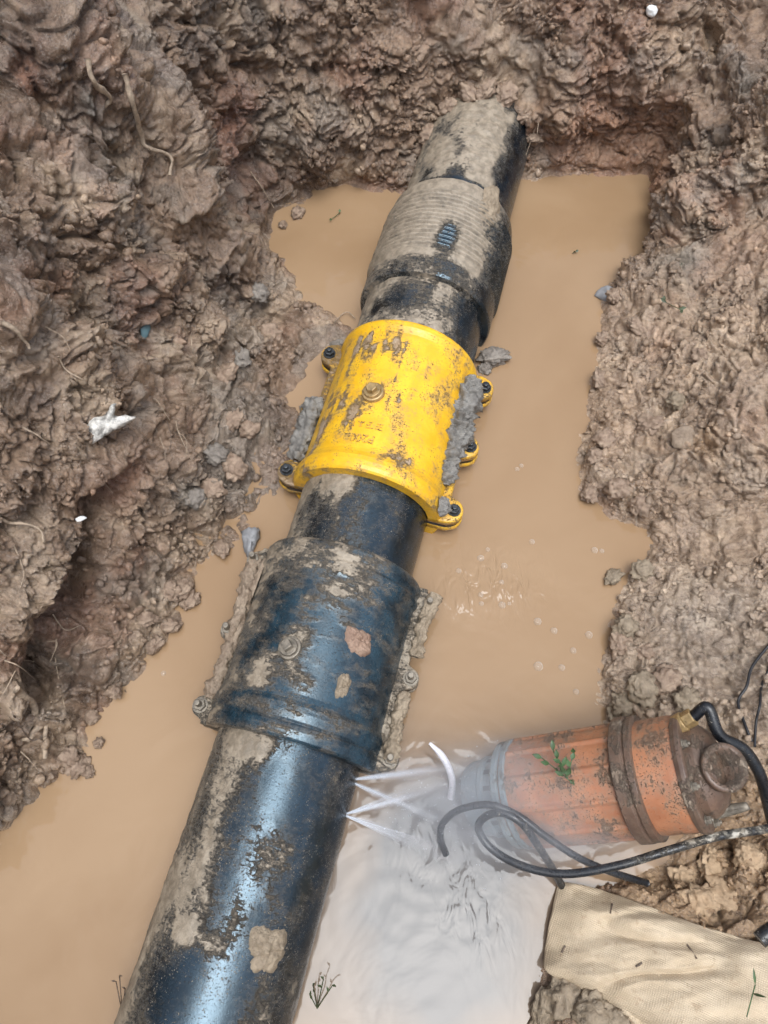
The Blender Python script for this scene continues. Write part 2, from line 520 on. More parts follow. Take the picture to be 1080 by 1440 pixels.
rr, zz = colsmooth(rr), colsmooth(zz)
V = np.empty((nc_, nr, 3), np.float32)
sx, sy = chan(pts[:, 0], 331), chan(pts[:, 1], 331)
kx = sstep(.05, .20, rows)[None, :]
lat = (sx - bx) * np.cos(ang) + (sy - by) * np.sin(ang)    # only the part along the column
V[..., 0] = bx[:, None] + np.cos(ang)[:, None] * (rr + kx * lat[:, None])
V[..., 1] = by[:, None] + np.sin(ang)[:, None] * (rr + kx * lat[:, None])
V[..., 2] = zz
def grid_normals(V):
    du = np.roll(V, -1, 0) - np.roll(V, 1, 0)
    dv = np.gradient(V, axis=1)
    n = np.cross(du, dv)
    n /= np.linalg.norm(n, axis=2)[..., None] + 1e-9
    return n
Nn = grid_normals(V)
sgn = np.sign(Nn[..., 2].mean()); Nn *= sgn
P = V.reshape(-1, 3).copy(); N_ = Nn.reshape(-1, 3)
hgt = P[:, 2]
rowv = np.tile(rows, nc_).astype(np.float32)
amp = .35 + .65 * sstep(.0, .05, rowv)                     # keep the shoreline where it was measured
uu = np.repeat(t, nr).astype(np.float32)
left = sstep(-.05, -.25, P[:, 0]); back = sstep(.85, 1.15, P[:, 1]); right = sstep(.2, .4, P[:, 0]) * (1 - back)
warp = np.stack([fbm(P * 9 + 3, 3), fbm(P * 9 + 31, 3), fbm(P * 9 + 57, 3)], 1) * .022
Q = P + warp
big = fbm(P * 6.5, 3) * .026
lum = billow(Q * 11, 3, .5)
lum2 = billow(Q * 27 + 5, 3, .55)
f1, f2 = worley(Q * 24)
crk = sstep(.0, .16, f2 - f1)
mask = sstep(-.15, .4, fbm(P * 5 + 8, 2))
smear = sstep(.0, .30, fbm(P * 6 + 71, 3)) * (1 - .45 * right)     # smooth bucket-cut facets
k1, k2 = worley(Q * 52 + fbm(P * 60, 2)[:, None] * .25)
crk2 = sstep(.0, .13, k2 - k1)
c1, c2, c3 = crumb(Q * 22), crumb(Q * 50, 7.3), crumb(P * 105, 3.1)
c4 = crumb(P * 190, 1.7)
c0 = crumb((P + warp * 1.6) * 9.5, 5.2)
grain = billow(Q * 75 + 2, 2, .6)
streak = (billow(np.stack([uu * 16 + fbm(P * 8, 2) * .4, rowv * 2.5, uu * 0], 1), 3, .6) - .35) * left * sstep(.08, .22, rowv)
fine = (1 - .8 * smear)
d = big + (lum - .35) * (.028 + .014 * left) * (1 - .4 * right) + (lum2 - .4) * (.011 + .005 * left + .004 * back) * (1 - .75 * smear) + c0 * .019 * (1 - .5 * right)
d += (c1 * (.017 + .007 * right) * mask + c2 * .0105 * (.4 + .6 * sstep(-.3, .3, fbm(P * 12 + 3, 2))) - (1 - crk) * (.009 + .005 * left)) * (1 - .85 * smear)
d -= (1 - crk2) * .0060 * sstep(-.25, .25, fbm(P * 9 + 33, 2))
d += (c3 * .0050 + c4 * .0022 + (grain - .35) * .0040) * fine
d += streak * .016 * sstep(.75, .5, P[:, 1]) + .0025 * fbm(np.stack([uu * 90, rowv * 7, uu * 0], 1), 3) * smear
d *= amp
def carve(path, rad, depth):
    """pull the bank in along a 3-D path"""
    pp = np.array([tuple(p) for p in catmull(path, 8)], np.float32)
    best = np.full(len(P), 9., np.float32)
    lo, hi = pp.min(0) - rad * 3, pp.max(0) + rad * 3
    idx = np.where(((P > lo) & (P < hi)).all(1))[0]
    if len(idx):
        D = np.full(len(idx), 9., np.float32)
        for q in pp: D = np.minimum(D, np.linalg.norm(Q[idx] - q, axis=1))
        best[idx] = D
    return np.exp(-(best / rad) ** 2) * depth
def bank(x, y):                                            # where a pixel's ray meets the undetailed bank
    dv = ray(x, y); dv = np.array(dv) / dv.length
    rel = Pc - np.array(CAMP, np.float32)
    along = rel @ dv
    dist = np.linalg.norm(rel - along[:, None] * dv, axis=1)
    k = np.argmin(dist + along * .004)
    return Vector(Pc[k])
Pc = P.reshape(nc_, nr, 3)[::3, ::3].reshape(-1, 3)
d -= carve([bank(*q) for q in ((140, 690), (118, 760), (95, 830), (80, 890), (66, 940), (58, 975))], .026, .075)
d += carve([bank(*q) for q in ((30, 760), (15, 860), (0, 960))], .05, .045)
d -= carve([bank(*q) for q in ((335, 235), (318, 290), (352, 225))], .025, .045)
d -= carve([bank(*q) for q in ((222, 530), (236, 560))], .015, .03)
d -= carve([bank(*q) for q in ((238, 665), (262, 690))], .013, .025)
d -= carve([bank(*q) for q in ((350, 95), (440, 90), (520, 100), (600, 112))], .010, .018)
d -= carve([bank(*q) for q in ((230, 28), (232, 34))], .012, .03)
d -= carve([bank(*q) for q in ((1000, 60), (1004, 90))], .012, .03)
d -= carve([bank(*q) for q in ((752, 140), (772, 165), (765, 205))], .02, .03)
d += carve([bank(*q) for q in ((430, 200), (500, 190), (560, 170))], .05, .02)
d += carve([bank(*q) for q in ((140, 660), (180, 640))], .03, .02)
P += N_ * d[:, None]
P += np.stack([fbm(P * 30 + 3, 2), fbm(P * 30 + 13, 2), fbm(P * 30 + 23, 2)], 1) * (.004 * amp)[:, None]
# colour of the soil itself
def blob(x, y, rad):
    q = np.array(bank(x, y)); return np.exp(-(((Q - q) ** 2).sum(1) / rad ** 2))
base = np.array([.315, .207, .135], np.float32); lite = np.array([.49, .360, .248], np.float32)
dark = np.array([.150, .098, .070], np.float32); redc = np.array([.32, .168, .108], np.float32)
grey = np.array([.300, .250, .200], np.float32); sand = np.array([.42, .285, .165], np.float32)
def lerp(c, k, w): return c * (1 - w[:, None]) + np.asarray(k, np.float32) * w[:, None]
col = np.tile(base, (len(P), 1))
col = lerp(col, lite, sstep(-.1, .5, fbm(P * 8 + 40, 4)) * .8)
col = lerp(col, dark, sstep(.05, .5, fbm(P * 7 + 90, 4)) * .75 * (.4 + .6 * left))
col = lerp(col, redc, sstep(.2, .55, fbm(P * 6 + 140, 4)) * .5)
col = lerp(col, grey, sstep(.2, .5, fbm(P * 10 + 190, 3)) * .5)
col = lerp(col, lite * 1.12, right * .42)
col = lerp(col, np.array([.36, .185, .105]), np.clip(blob(850, 170, .11) + blob(925, 260, .06), 0, 1) * .8)
col = lerp(col, redc * np.array([.9, .75, .7], np.float32), np.clip(blob(320, 190, .06) + blob(330, 130, .05) + blob(150, 690, .05) + blob(30, 110, .03), 0, 1) * .7)
col = lerp(col, grey * 1.15, np.clip(blob(360, 640, .08) + blob(330, 680, .06) + blob(300, 560, .05) + blob(1000, 900, .14), 0, 1) * .55)
col = lerp(col, np.array([.13, .155, .145]), np.clip(blob(250, 690, .03) + blob(335, 530, .03) + blob(200, 470, .02) + blob(955, 380, .04) + blob(120, 150, .02) + blob(1060, 130, .03), 0, 1) * .5)
col = col * (1 - .22 * left - .10 * back)[:, None] * np.array([.97, 1.0, 1.0], np.float32)   # darker towards the left and back
sandy = np.clip(1.5 * blob(1040, 1240, .10) + 1.3 * blob(960, 1260, .06) + 1.3 * blob(1080, 1200, .08) + .8 * blob(900, 1245, .03) + blob(1000, 640, .022) + blob(1060, 1120, .03), 0, 1)
col = lerp(col, sand, sandy * .9)
wet = np.clip(sstep(.06, .0, rowv) + .5 * mask, 0, 1) * (1 - sandy)
# far ground: rings running out to the horizon
Pg = P.reshape(nc_, nr, 3)
outer = []
sky_block = np.clip(-np.cos(ang) * 1.4 - .2, 0, 1) ** .7  # unseen rise added on the left to block skylight
for rad, z, hz in ((.12, .02, .16), (.35, .05, .5), (.9, .08, 1.0), (3.0, .10, 1.7), (12., .12, 2.0), (60., .12, 2.0)):
    o = Pg[:, -1].copy()
    o[:, 0] += np.cos(ang) * rad; o[:, 1] += np.sin(ang) * rad
    o[:, 2] = (o[:, 2] + z) if rad < .5 else (.55 + z + .02 * np.sin(o[:, 0] * 3) * np.cos(o[:, 1] * 2))
    o[:, 2] += sky_block * hz
    outer.append(o)
Pg = np.concatenate([Pg, np.stack(outer, 1)], 1)
ext = lambda a: np.concatenate([a.reshape(nc_, nr, -1), np.repeat(a.reshape(nc_, nr, -1)[:, -1:], 6, 1)], 1).reshape(nc_ * (nr + 6), -1)
gf = grid_faces(nc_, nr + 6, wrap_n=True)
me = mesh(Pg.reshape(-1, 3), gf[:, ::-1] if sgn < 0 else gf, 'ground')
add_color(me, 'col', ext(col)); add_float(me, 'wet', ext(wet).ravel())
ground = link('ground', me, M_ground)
ground['kind'] = 'structure'
bpy.context.view_layer.update()
BVH = BVHTree.FromObject(ground, bpy.context.evaluated_depsgraph_get())
def hit(x, y, lift=0.0):
    dv = ray(x, y).normalized()
    h = BVH.ray_cast(CAMP, dv)
    w = PX(x, y)
    if h[0] is None or (w - CAMP).length < h[3]: return w + Vector((0, 0, lift)), Vector((0, 0, 1))
    n = h[1] if h[1].dot(dv) < 0 else -h[1]
    return h[0] + n * lift, n
def ground_z(x, y, default=0.0):
    h = BVH.ray_cast(Vector((x, y, 2)), Vector((0, 0, -1)))
    return max(h[0].z, 0.0) if h[0] is not None else default

# ------------------------------------------------------------------ water
nx, ny = 330, 390
X, Y = np.meshgrid(np.linspace(-1.0, .95, nx), np.linspace(-.75, 1.55, ny), indexing='ij')
wv = np.stack([X, Y, X * 0], -1).reshape(-1, 3)
def wblob(x, y, r): p = PX(x, y); return np.exp(-((wv[:, 0] - p.x) ** 2 + (wv[:, 1] - p.y) ** 2) / r ** 2)
def rings(x, y, lam, fall, amp_):
    p = PX(x, y); rr_ = np.hypot(wv[:, 0] - p.x, wv[:, 1] - p.y)
    ph = fbm(wv * 14 + x, 2) * 2.2
    return amp_ * np.sin(rr_ / lam * 2 * math.pi + ph) * np.exp(-rr_ / fall) * sstep(.0, .03, rr_)
wz = rings(610, 1185, .026, .10, .00040) + rings(690, 815, .020, .05, .00045) + rings(560, 1290, .034, .09, .00035) + rings(800, 890, .03, .05, .0002)
wv[:, 2] = wz
rip = np.clip(1.0 * (wblob(690, 815, .05) * 1.6 + wblob(640, 830, .035) * 1.2 + wblob(740, 820, .04) * .8 + wblob(655, 1270, .04) * .55 + wblob(600, 1180, .05) * .45 + wblob(690, 1320, .04) * .3), 0, 1.6)
me = mesh(wv, grid_faces(nx, ny), 'water')
edge_w = fbm(wv * 9, 3) * .35
clear = np.clip(1.15 * wblob(610, 1310, .17) + .8 * wblob(640, 1180, .09) + edge_w * wblob(610, 1290, .2), 0, 1)  # mask for the painted glare grey, laid where the sky glint falls
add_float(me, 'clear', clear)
add_float(me, 'ripple', rip)
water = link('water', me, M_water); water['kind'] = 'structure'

# ------------------------------------------------------------------ the pipe line
PIPE_A = math.atan(.27)
POR = Vector((-.165, 0, .04))
PU = Vector((math.sin(PIPE_A), math.cos(PIPE_A), 0)); PRT = Vector((PU.y, -PU.x, 0)); PZ = Vector((0, 0, 1))
def cyl_px(x, y, rad):
    """pixel on the pipe's skin -> (s along the pipe, theta)"""
    o = CAMP - POR; dv = ray(x, y)
    o2 = (o.dot(PRT), o.dot(PZ)); d2 = (dv.dot(PRT), dv.dot(PZ))
    a = d2[0] ** 2 + d2[1] ** 2; b = 2 * (o2[0] * d2[0] + o2[1] * d2[1]); c = o2[0] ** 2 + o2[1] ** 2 - rad ** 2
    q = max(b * b - 4 * a * c, 0); k = (-b - math.sqrt(q)) / (2 * a)
    return (o + dv * k).dot(PU), math.atan2(o2[1] + d2[1] * k, o2[0] + d2[0] * k)
def on_pipe(s, th, rad):                                   # in the pipe's own frame
    return Vector((rad * math.cos(th), s, rad * math.sin(th)))
PROT = (0, 0, -PIPE_A)
def skin(profile, ns, cover, thick=.0016, n=300, t0=0.0, t1=2 * math.pi, seed=0, ridges=None):
    """turned shape with a mud film: returns mesh with the attribute mud"""
    p = np.array(profile, float)
    a = np.concatenate([[0], np.cumsum(np.hypot(*np.diff(p, axis=0).T))])
    aa = np.unique(np.concatenate([np.linspace(0, a[-1], ns), a]))
    prof = np.stack([np.interp(aa, a, p[:, 0]), np.interp(aa, a, p[:, 1])], 1)
    v, f = lathe(prof, n, t0, t1)
    closed = abs(t1 - t0 - 2 * math.pi) < 1e-6
    th = np.tile(np.linspace(t0, t1, n, endpoint=not closed), len(prof))
    s = v[:, 1].copy()
    mud = cover(s, th, v + seed)
    rad = v / (np.linalg.norm(v * [1, 0, 1], axis=1)[:, None] + 1e-9); rad[:, 1] = 0
    fine = fbm(v * 60 + seed, 4)
    h = np.clip(mud, 0, 1.2) * thick * (1 + .9 * fine)
    if ridges is not None: h = h + ridges(s, th, v)
    v = v + rad * h[:, None]
    me = mesh(v, f, 'skin')
    add_float(me, 'mud', mud)
    return me
def gsn(s, th, s0, t0, ws, wt): return np.exp(-((s - s0) / ws) ** 2 - ((th - t0) / wt) ** 2)
def wrap(th): return np.where(th > math.pi * 1.5, th - 2 * math.pi, th)

pipe = empty('water_pipe', POR, PROT)
tag(pipe, 'long black plastic water pipe smeared with tan mud lying in the flooded pit', 'pipe')
def cov_near(s, th, v):
    th = wrap(th)
    n = fbm(v * np.array([14, 9, 14]), 4) + .5 * fbm(v * np.array([45, 22, 45]), 3)
    side = sstep(1.72, 2.35, th) * .56 + sstep(2.5, 3.0, th) * .25
    c = .07 + side + .50 * n
    c += .9 * gsn(s, th, .125, 1.95, .018, .35)
    for (x, y, ws, wt, k) in ((258, 1312, .016, .20, 1.0), (300, 1330, .012, .16, .5), (300, 1190, .05, .16, .5), (290, 1270, .03, .13, .4), (405, 1290, .01, .1, .5)):
        s0, t0 = cyl_px(x, y, .1); c += k * gsn(s, th, s0, t0, ws, wt)
    return c
link('pipe_section', skin([(-.75, .1), (.28, .1)], 420, cov_near, n=220), M_pipe, pipe)
def cov_mid(s, th, v):
    th = wrap(th)
    n = fbm(v * np.array([16, 12, 16]) + 5, 4) + .6 * fbm(v * np.array([50, 25, 50]), 3)
    return .30 + .5 * n + .35 * sstep(1.7, 2.6, th) - .5 * sstep(1.2, .6, th) + .7 * gsn(s, th, .51, 1.9, .02, .4)
link('pipe_section', skin([(.28, .1), (.66, .1)], 180, cov_mid, n=200), M_pipe, pipe)
def cov_far(s, th, v):
    th = wrap(th)
    n = fbm(v * np.array([16, 12, 16]) + 5, 4) + .5 * fbm(v * np.array([60, 30, 60]), 3)
    c = .78 + .45 * n - .75 * sstep(1.25, .55, th)
    c -= .75 * gsn(s, th, .86, 1.9, .03, .35) * (1 + n)
    c -= 1.0 * np.exp(-((s - 1.146) / .007) ** 2)
    for x, y in ((640, 243), (600, 245), (530, 437)):
        s0, t0 = cyl_px(x, y, .104); c -= .8 * gsn(s, th, s0, t0, .016, .14)
    return c
link('pipe_section', skin([(.66, .1005), (.80, .1005), (.805, .1065), (.93, .1065), (1.12, .1035), (1.75, .1035)], 420, cov_far, .0025, n=200), M_pipe, pipe)
def cov_cpl(s, th, v):
    th = wrap(th)
    n = fbm(v * np.array([20, 16, 20]) + 2, 4)
    c = .95 + .35 * n - .75 * sstep(1.0, .45, th)
    s0, t0 = cyl_px(628, 330, .122)
    c -= 1.1 * gsn(s, th, s0, t0, .032, .13)
    s0, t0 = cyl_px(575, 398, .12); c -= .45 * sstep(.955, .935, s)
    return c
def cpl_ridges(s, th, v):
    r = .5 + .5 * np.cos((s - .95) / .0098 * 2 * math.pi)
    return np.where((s > .965) & (s < 1.10), (r ** 1.5) * .0046, 0)
link('coupling_sleeve', skin([(.905, .106), (.907, .117), (.912, .1195), (.942, .1195), (.947, .1175), (.955, .1185), (1.12, .1185), (1.132, .1165), (1.137, .112), (1.138, .104)], 260, cov_cpl, .0012, n=200, ridges=cpl_ridges), M_pipe, pipe)

# ------------------------------------------------------------------ repair clamps
def half_text(parent, mat, text, s0, t0, rad, size, seed=0):
    cu = bpy.data.curves.new('txt', 'FONT'); cu.body = text; cu.size = size; cu.extrude = .0013; cu.align_x = 'CENTER'; cu.offset = size * .012
    to = bpy.data.objects.new('txt', cu); C.objects.link(to)
    bpy.context.view_layer.update()
    tm = bpy.data.meshes.new_from_object(to.evaluated_get(bpy.context.evaluated_depsgraph_get()))
    bpy.data.objects.remove(to)
    for v in tm.vertices:
        x, y, z = v.co
        v.co = on_pipe(s0 - y, t0 + x / rad, rad + z)
    add_float(tm, 'mud', np.full(len(tm.vertices), .22))
    tm.materials.clear()
    return link('lettering', tm, mat, parent, smooth=False)
def flange_mesh(sc, half, body, lobes, z0, z1, side, ext, lr, bev=.003, mud=.22):
    """bolting flange with rounded lobes, seen from above an outline in (x, s)"""
    ss = np.linspace(sc - half, sc + half, 141)
    out = np.full_like(ss, body + ext)
    for b in lobes:
        dd = lr ** 2 - (ss - b) ** 2
        out = np.maximum(out, np.where(dd > 0, body + ext + .008 + np.sqrt(np.clip(dd, 0, None)) * .95 - .004, 0))
    k = np.hanning(7); k /= k.sum()
    out = np.convolve(np.pad(out, 3, mode='edge'), k, 'valid')
    lv = []
    for z, ins in ((z0, 0), (z1 - bev, 0), (z1 - bev * .3, bev * .35), (z1, bev)):
        lv.append(np.stack([side * (out - ins), ss, np.full_like(ss, z)], 1))
    lv.append(np.stack([side * np.full_like(ss, body - .012), ss, np.full_like(ss, z1)], 1))
    v = np.concatenate([np.stack([side * np.full_like(ss, body - .012), ss, np.full_like(ss, z0)], 1)] + lv)
    f = grid_faces(6, len(ss))
    n = len(ss)
    caps = [tuple(i * n for i in range(6)), tuple(i * n + n - 1 for i in range(6))]
    me = mesh(v, [tuple(q) for q in f] + caps, 'flange')
    bmx = bmesh.new(); bmx.from_mesh(me); bmesh.ops.recalc_face_normals(bmx, faces=bmx.faces); bmx.to_mesh(me); bmx.free()
    add_float(me, 'mud', mud + .3 * fbm(v * 30 + 4, 3))
    return me
def hexbolt(parent, mat, p, axis, r, h, shank=0.0, under=.0):
    mb = MB()
    a = Vector(axis).normalized(); p = Vector(p)
    if shank: mb.cyl(p - a * under, a, r * .52, under + h + shank, 14, bevel=.0012)
    else: mb.cyl(p - a * under, a, r * .5, under + .001, 12)
    mb.cyl(p, a, r * 1.25, h * .22, 20)
    b = mb.build('bolt', mat, parent)
    nb = MB().cyl(p + a * (h * .22 + .0003), a, r, h * .78, 6, bevel=.001)
    nb.build('nut', mat, b)
    return b
def clamp(name, label, sc, half, rb, prof, mat, cover, bolt_mat, seed, ext, lobes, lr, shank, ridge=None, fm=.22):
    root = empty(name, POR, PROT)
    tag(root, label, 'pipe clamp')
    e = .06
    pr = [(sc + a, r) for a, r in prof]
    link('upper_shell', skin(pr, 240, cover, .0012, 200, e, math.pi - e, seed, ridge), mat, root)
    link('lower_shell', skin(pr, 60, cover, .0012, 80, math.pi + e, 2 * math.pi - e, seed), mat, root)
    for side in (1, -1):
        link('flange', flange_mesh(sc, half, rb, lobes, .0045, .0165, side, ext, lr, mud=fm if side > 0 else max(fm, .5)), mat, root)
        fl = flange_mesh(sc, half, rb, lobes, .0045, .0165, side, ext, lr, mud=fm)
        co = np.empty(len(fl.vertices) * 3, np.float32); fl.vertices.foreach_get('co', co); co[2::3] *= -1; fl.vertices.foreach_set('co', co); fl.flip_normals()
        link('flange', fl, mat, root)
        gk = flange_mesh(sc, half, rb, lobes, -.0042, .0042, side, ext - .0025, lr, .001)
        link('gasket', gk, M_rubber, root)
        for b in lobes:
            hexbolt(root, bolt_mat, (side * (rb + ext + lr * .45), b, .0168), (0, 0, 1), .0085, .0085, shank, .045)
    return root
# yellow clamp
YC, YH = .6615, .1405
def cov_y(s, th, v):
    th = wrap(th)
    n = fbm(v * np.array([18, 18, 18]) + 9, 4); n2 = fbm(v * np.array([60, 30, 60]) + 4, 3)
    c = -.08 + .36 * n + .30 * n2
    for (x, y, ws, wt, k) in ((540, 485, .02, .35, .55), (500, 500, .05, .16, .30), (595, 520, .02, .12, .4), (562, 560, .012, .03, .5), (560, 520, .06, .015, .5),
                              (495, 590, .028, .14, .62), (480, 560, .03, .12, .45), (565, 650, .012, .22, .42), (450, 610, .12, .10, .55), (525, 470, .012, .3, .5),
                              (575, 655, .012, .06, .6), (530, 553, .03, .12, .25), (640, 600, .1, .08, .3), (470, 668, .012, .3, .3)):
        s0, t0 = cyl_px(x, y, .116); c += k * gsn(s, th, s0, t0, ws, wt) * (.55 + .9 * sstep(-.3, .4, n2))
    return c
yprof = [(-YH, .1015), (-YH, .118), (-YH + .003, .1205), (-.132, .1225), (-.124, .1235), (-.116, .1225), (-.108, .1185), (-.102, .1168), (-.095, .1162),
         (.100, .1162), (.118, .1165), (.124, .1185), (.129, .1205), (.136, .1205), (YH - .001, .119), (YH, .117), (YH, .1015)]
ylobes = [YC - .118, YC, YC + .118]
yc = clamp('repair_clamp', 'bright yellow bolted pipe repair clamp with raised lettering and square-headed plug', YC, YH, .1125, yprof, M_yellow, cov_y, M_boltd, 0, .015, ylobes, .0215, .006)
s0, t0 = cyl_px(509, 616, .1164)
half_text(yc, M_yellow, 'P200', s0 + .006, t0, .1164, .0190)
s0, t0 = cyl_px(514, 597, .1164)
gl = MB()                                                  # worn row of raised characters above, too scuffed to read: their strokes
for k, strokes in enumerate([((0, .8, .0, 0), (0, .8, .45, 0), (0, 1, .9, 0), (0, .9, 0, 1)), ((0, .5, 0, 0), (0, .8, 0, 1), (.3, .5, .5, 0), (0, 1, .9, 0)),
                             ((0, .9, 0, 1), (-.25, .6, .2, .6), (.25, .6, .2, -.6), (.0, .5, .75, 0)), ((-.3, .8, .1, 1), (.0, .6, .3, 0), (.1, .9, 0, 1), (.25, .7, .2, .5), (0, .5, .8, 0))]):
    cx = (k - 1.5) * .0145
    for ox, ln, oy, tilt in strokes:
        ln *= .011
        for q in range(2):
            pass
        dx, dy = (ln / 2 * (1 - abs(tilt)) + ln / 2 * abs(tilt) * (.0 if tilt == 1 else .7), ln / 2 * tilt)
        if tilt == 0: dx, dy = ln / 2, 0
        x0, y0 = cx + ox * .01, (oy - .45) * .011 if tilt != 1 else 0
        w = .0007
        nrm = Vector((-dy, dx)).normalized() * w
        c4 = [(x0 - dx + nrm.x, y0 - dy + nrm.y), (x0 - dx - nrm.x, y0 - dy - nrm.y), (x0 + dx - nrm.x, y0 + dy - nrm.y), (x0 + dx + nrm.x, y0 + dy + nrm.y)]
        vv = [on_pipe(s0 - b, t0 + a / .1164, .1158 + h) for h in (0, .0014) for a, b in c4]
        gl.add(vv, [(0, 1, 2, 3), (7, 6, 5, 4), (0, 4, 5, 1), (1, 5, 6, 2), (2, 6, 7, 3), (3, 7, 4, 0)])
lo = gl.build('lettering', M_yellow, yc)
add_float(lo.data, 'mud', np.full(len(lo.data.vertices), .3))
def plug(parent, x, y, rad, mat, sq=True, big=1.0):
    s0, t0 = cyl_px(x, y, rad)
    p = on_pipe(s0, t0, rad - .003); a = on_pipe(0, t0, 1).normalized()
    b = MB().cyl(p, a, .0175 * big, .0085, 32, .0165 * big, .002).build('plug', mat, parent)
    c = MB().cyl(p + a * .0088, a, .0132 * big, .004, 28, .0125 * big, .001)
    c.build('collar', mat, b)
    h = MB().cyl(p + a * .013, a, .0088 * big, .0075, 4 if sq else 6, .0083 * big, .001)
    h.build('plug_head', mat, b)
plug(yc, 525, 553, .1162, M_brass, False, 1.05)
# dark clamp
BC, BH = .2725, .1345
def cov_b(s, th, v):
    th = wrap(th)
    n = fbm(v * np.array([15, 22, 15]) + 19, 4); n2 = fbm(v * np.array([28, 75, 28]) + 4, 3)
    c = .20 + .42 * n + .42 * n2 + .30 * sstep(2.0, 2.7, th) - .28 * sstep(1.25, .7, th) + .3 * gsn(s, th, BC + .12, 1.7, .03, .7)
    for (x, y, ws, wt, k) in ((408, 915, .035, .2, .45), (365, 945, .04, .16, .4), (480, 800, .03, .3, .45), (400, 870, .03, .12, -.5), (455, 950, .06, .2, -.45), (370, 850, .05, .1, -.35), (500, 990, .03, .2, -.2)):
        s0, t0 = cyl_px(x, y, .117); c += k * gsn(s, th, s0, t0, ws, wt)
    return c
bprof = [(-BH, .1015), (-BH, .1185), (-BH + .003, .1205), (-.122, .1215), (-.116, .1205), (-.113, .1188), (-.110, .1205), (-.100, .1220), (-.092, .1215), (-.086, .118), (-.078, .1165),
         (.088, .1165), (.096, .1175), (.101, .1205), (.107, .1205), (.111, .1185), (.115, .1185), (.120, .1205), (.130, .1195), (BH, .117), (BH, .1015)]
blobes = [BC - .112, BC, BC + .112]
bc = clamp('repair_clamp', 'mud-covered dark blue bolted pipe repair clamp with upright studs along its flanges', BC, BH, .113, bprof, M_clampb, cov_b, M_bolt, 3, .016, blobes, .016, .016, fm=.62)
plug(bc, 408, 912, .1165, M_bolt, True, .95)

# ------------------------------------------------------------------ caked mud on the pipe line
def lump_mesh(sub, amp, freq, seed, squash=(1, 1, 1)):
    bm = bmesh.new(); bmesh.ops.create_icosphere(bm, subdivisions=sub, radius=1)
    v = np.array([tuple(x.co) for x in bm.verts], np.float32)
    f = [tuple(q.index for q in p.verts) for p in bm.faces]
    bm.free()
    n = v.copy()
    w = v + np.stack([fbm(v * freq * .5 + seed + k, 2) for k in (3, 17, 29)], 1) * .35
    r = 1 + amp * (billow(w * freq + seed, 4, .55) - .45) * 1.8 + amp * .7 * fbm(v * freq * .6 + seed * 2, 2)
    return n * r[:, None] * np.array(squash), f
def cake(label, pix, rad, size, thick, mat, seed, sub=5, cat='mud patch'):
    """lump of mud pressed on the pipe's skin: size = half extents along the pipe and round it"""
    s0, t0 = cyl_px(*pix, rad)
    nP, nQ = 72, 26
    ph, rh = np.meshgrid(np.linspace(0, 2 * math.pi, nP, endpoint=False), np.linspace(0, 1, nQ), indexing='ij')
    ring = np.stack([np.cos(ph), np.sin(ph), 0 * ph + seed], -1).reshape(-1, 3)
    rad_o = ((1 + .38 * fbm(ring * .9, 2) + .10 * fbm(ring * 5, 2)) / (np.abs(ring[:, 0]) ** 2.6 + np.abs(ring[:, 1]) ** 2.6) ** (1 / 2.6)).reshape(ph.shape)
    a_ = rh * rad_o * np.cos(ph); b_ = rh * rad_o * np.sin(ph)
    hq = np.stack([a_ * size[0], b_ * size[1], 0 * a_], -1).reshape(-1, 3)
    hh = (1 - rh ** 3) * (.30 + .9 * (billow(hq * 45 + seed, 3, .6) + .8 * crumb(hq * 130, seed)).reshape(ph.shape)) * thick - .0012 * rh ** 8
    th = (t0 + b_ * size[1] / rad).ravel(); s = (s0 + a_ * size[0]).ravel(); rr_ = rad + hh.ravel()
    w = np.stack([rr_ * np.cos(th), s, rr_ * np.sin(th)], 1)
    f = grid_faces(nP, nQ, wrap_n=True)
    f = f[:, ::-1]
    c = np.array(on_pipe(s0, t0, rad))
    o = link('mud_patch', mesh(w - c, f, 'mud_patch'), mat)
    o.location = Matrix.Rotation(-PIPE_A, 4, 'Z') @ Vector(c) + POR; o.rotation_euler = PROT
    return tag(o, label, cat, 'mud caked on the pipe and clamps')
def mudrope(label, pp, rads, mat, seed, name='mud_patch', sub=14):
    pts_ = [Vector(p) for p in pp]
    m = (len(pts_) - 1) * 8 + 1
    rf = lambda u: float(np.interp(u, np.linspace(0, 1, len(rads)), rads)) * (1 if 0.02 < u < .98 else .55)
    v, f = tube(pts_, rf, 44, 24)
    c = v.mean(0); 
    nrm = np.repeat(v.reshape(-1, 44, 3).mean(1), 44, 0); dirn = v - nrm; ln = np.linalg.norm(dirn, axis=1)[:, None]
    k = (crumb(v * 60, seed) - .3) * .55 + .45 * fbm(v * 28 + seed, 2) + .55 * fbm(v * 120 + seed, 3) + .3 * crumb(v * 180, seed)
    v = nrm + dirn * (1 + k[:, None])
    o = link(name, mesh(v - c, f, name), mat); o.location = Vector(c)
    return tag(o, label, 'mud patch', 'mud caked on the pipe and clamps')
def W_(s, x, z): return POR + PU * s + PRT * x + PZ * z
mudrope('grey mud caked along the bolt flange of the yellow clamp', [W_(YC + .105, .110, .040), W_(YC + .08, .110, .043), W_(YC + .04, .110, .044), W_(YC + .0, .112, .040), W_(YC - .05, .110, .036), W_(YC - .085, .114, .028)], [.015, .019, .019, .020, .016, .011], M_grey, 5)
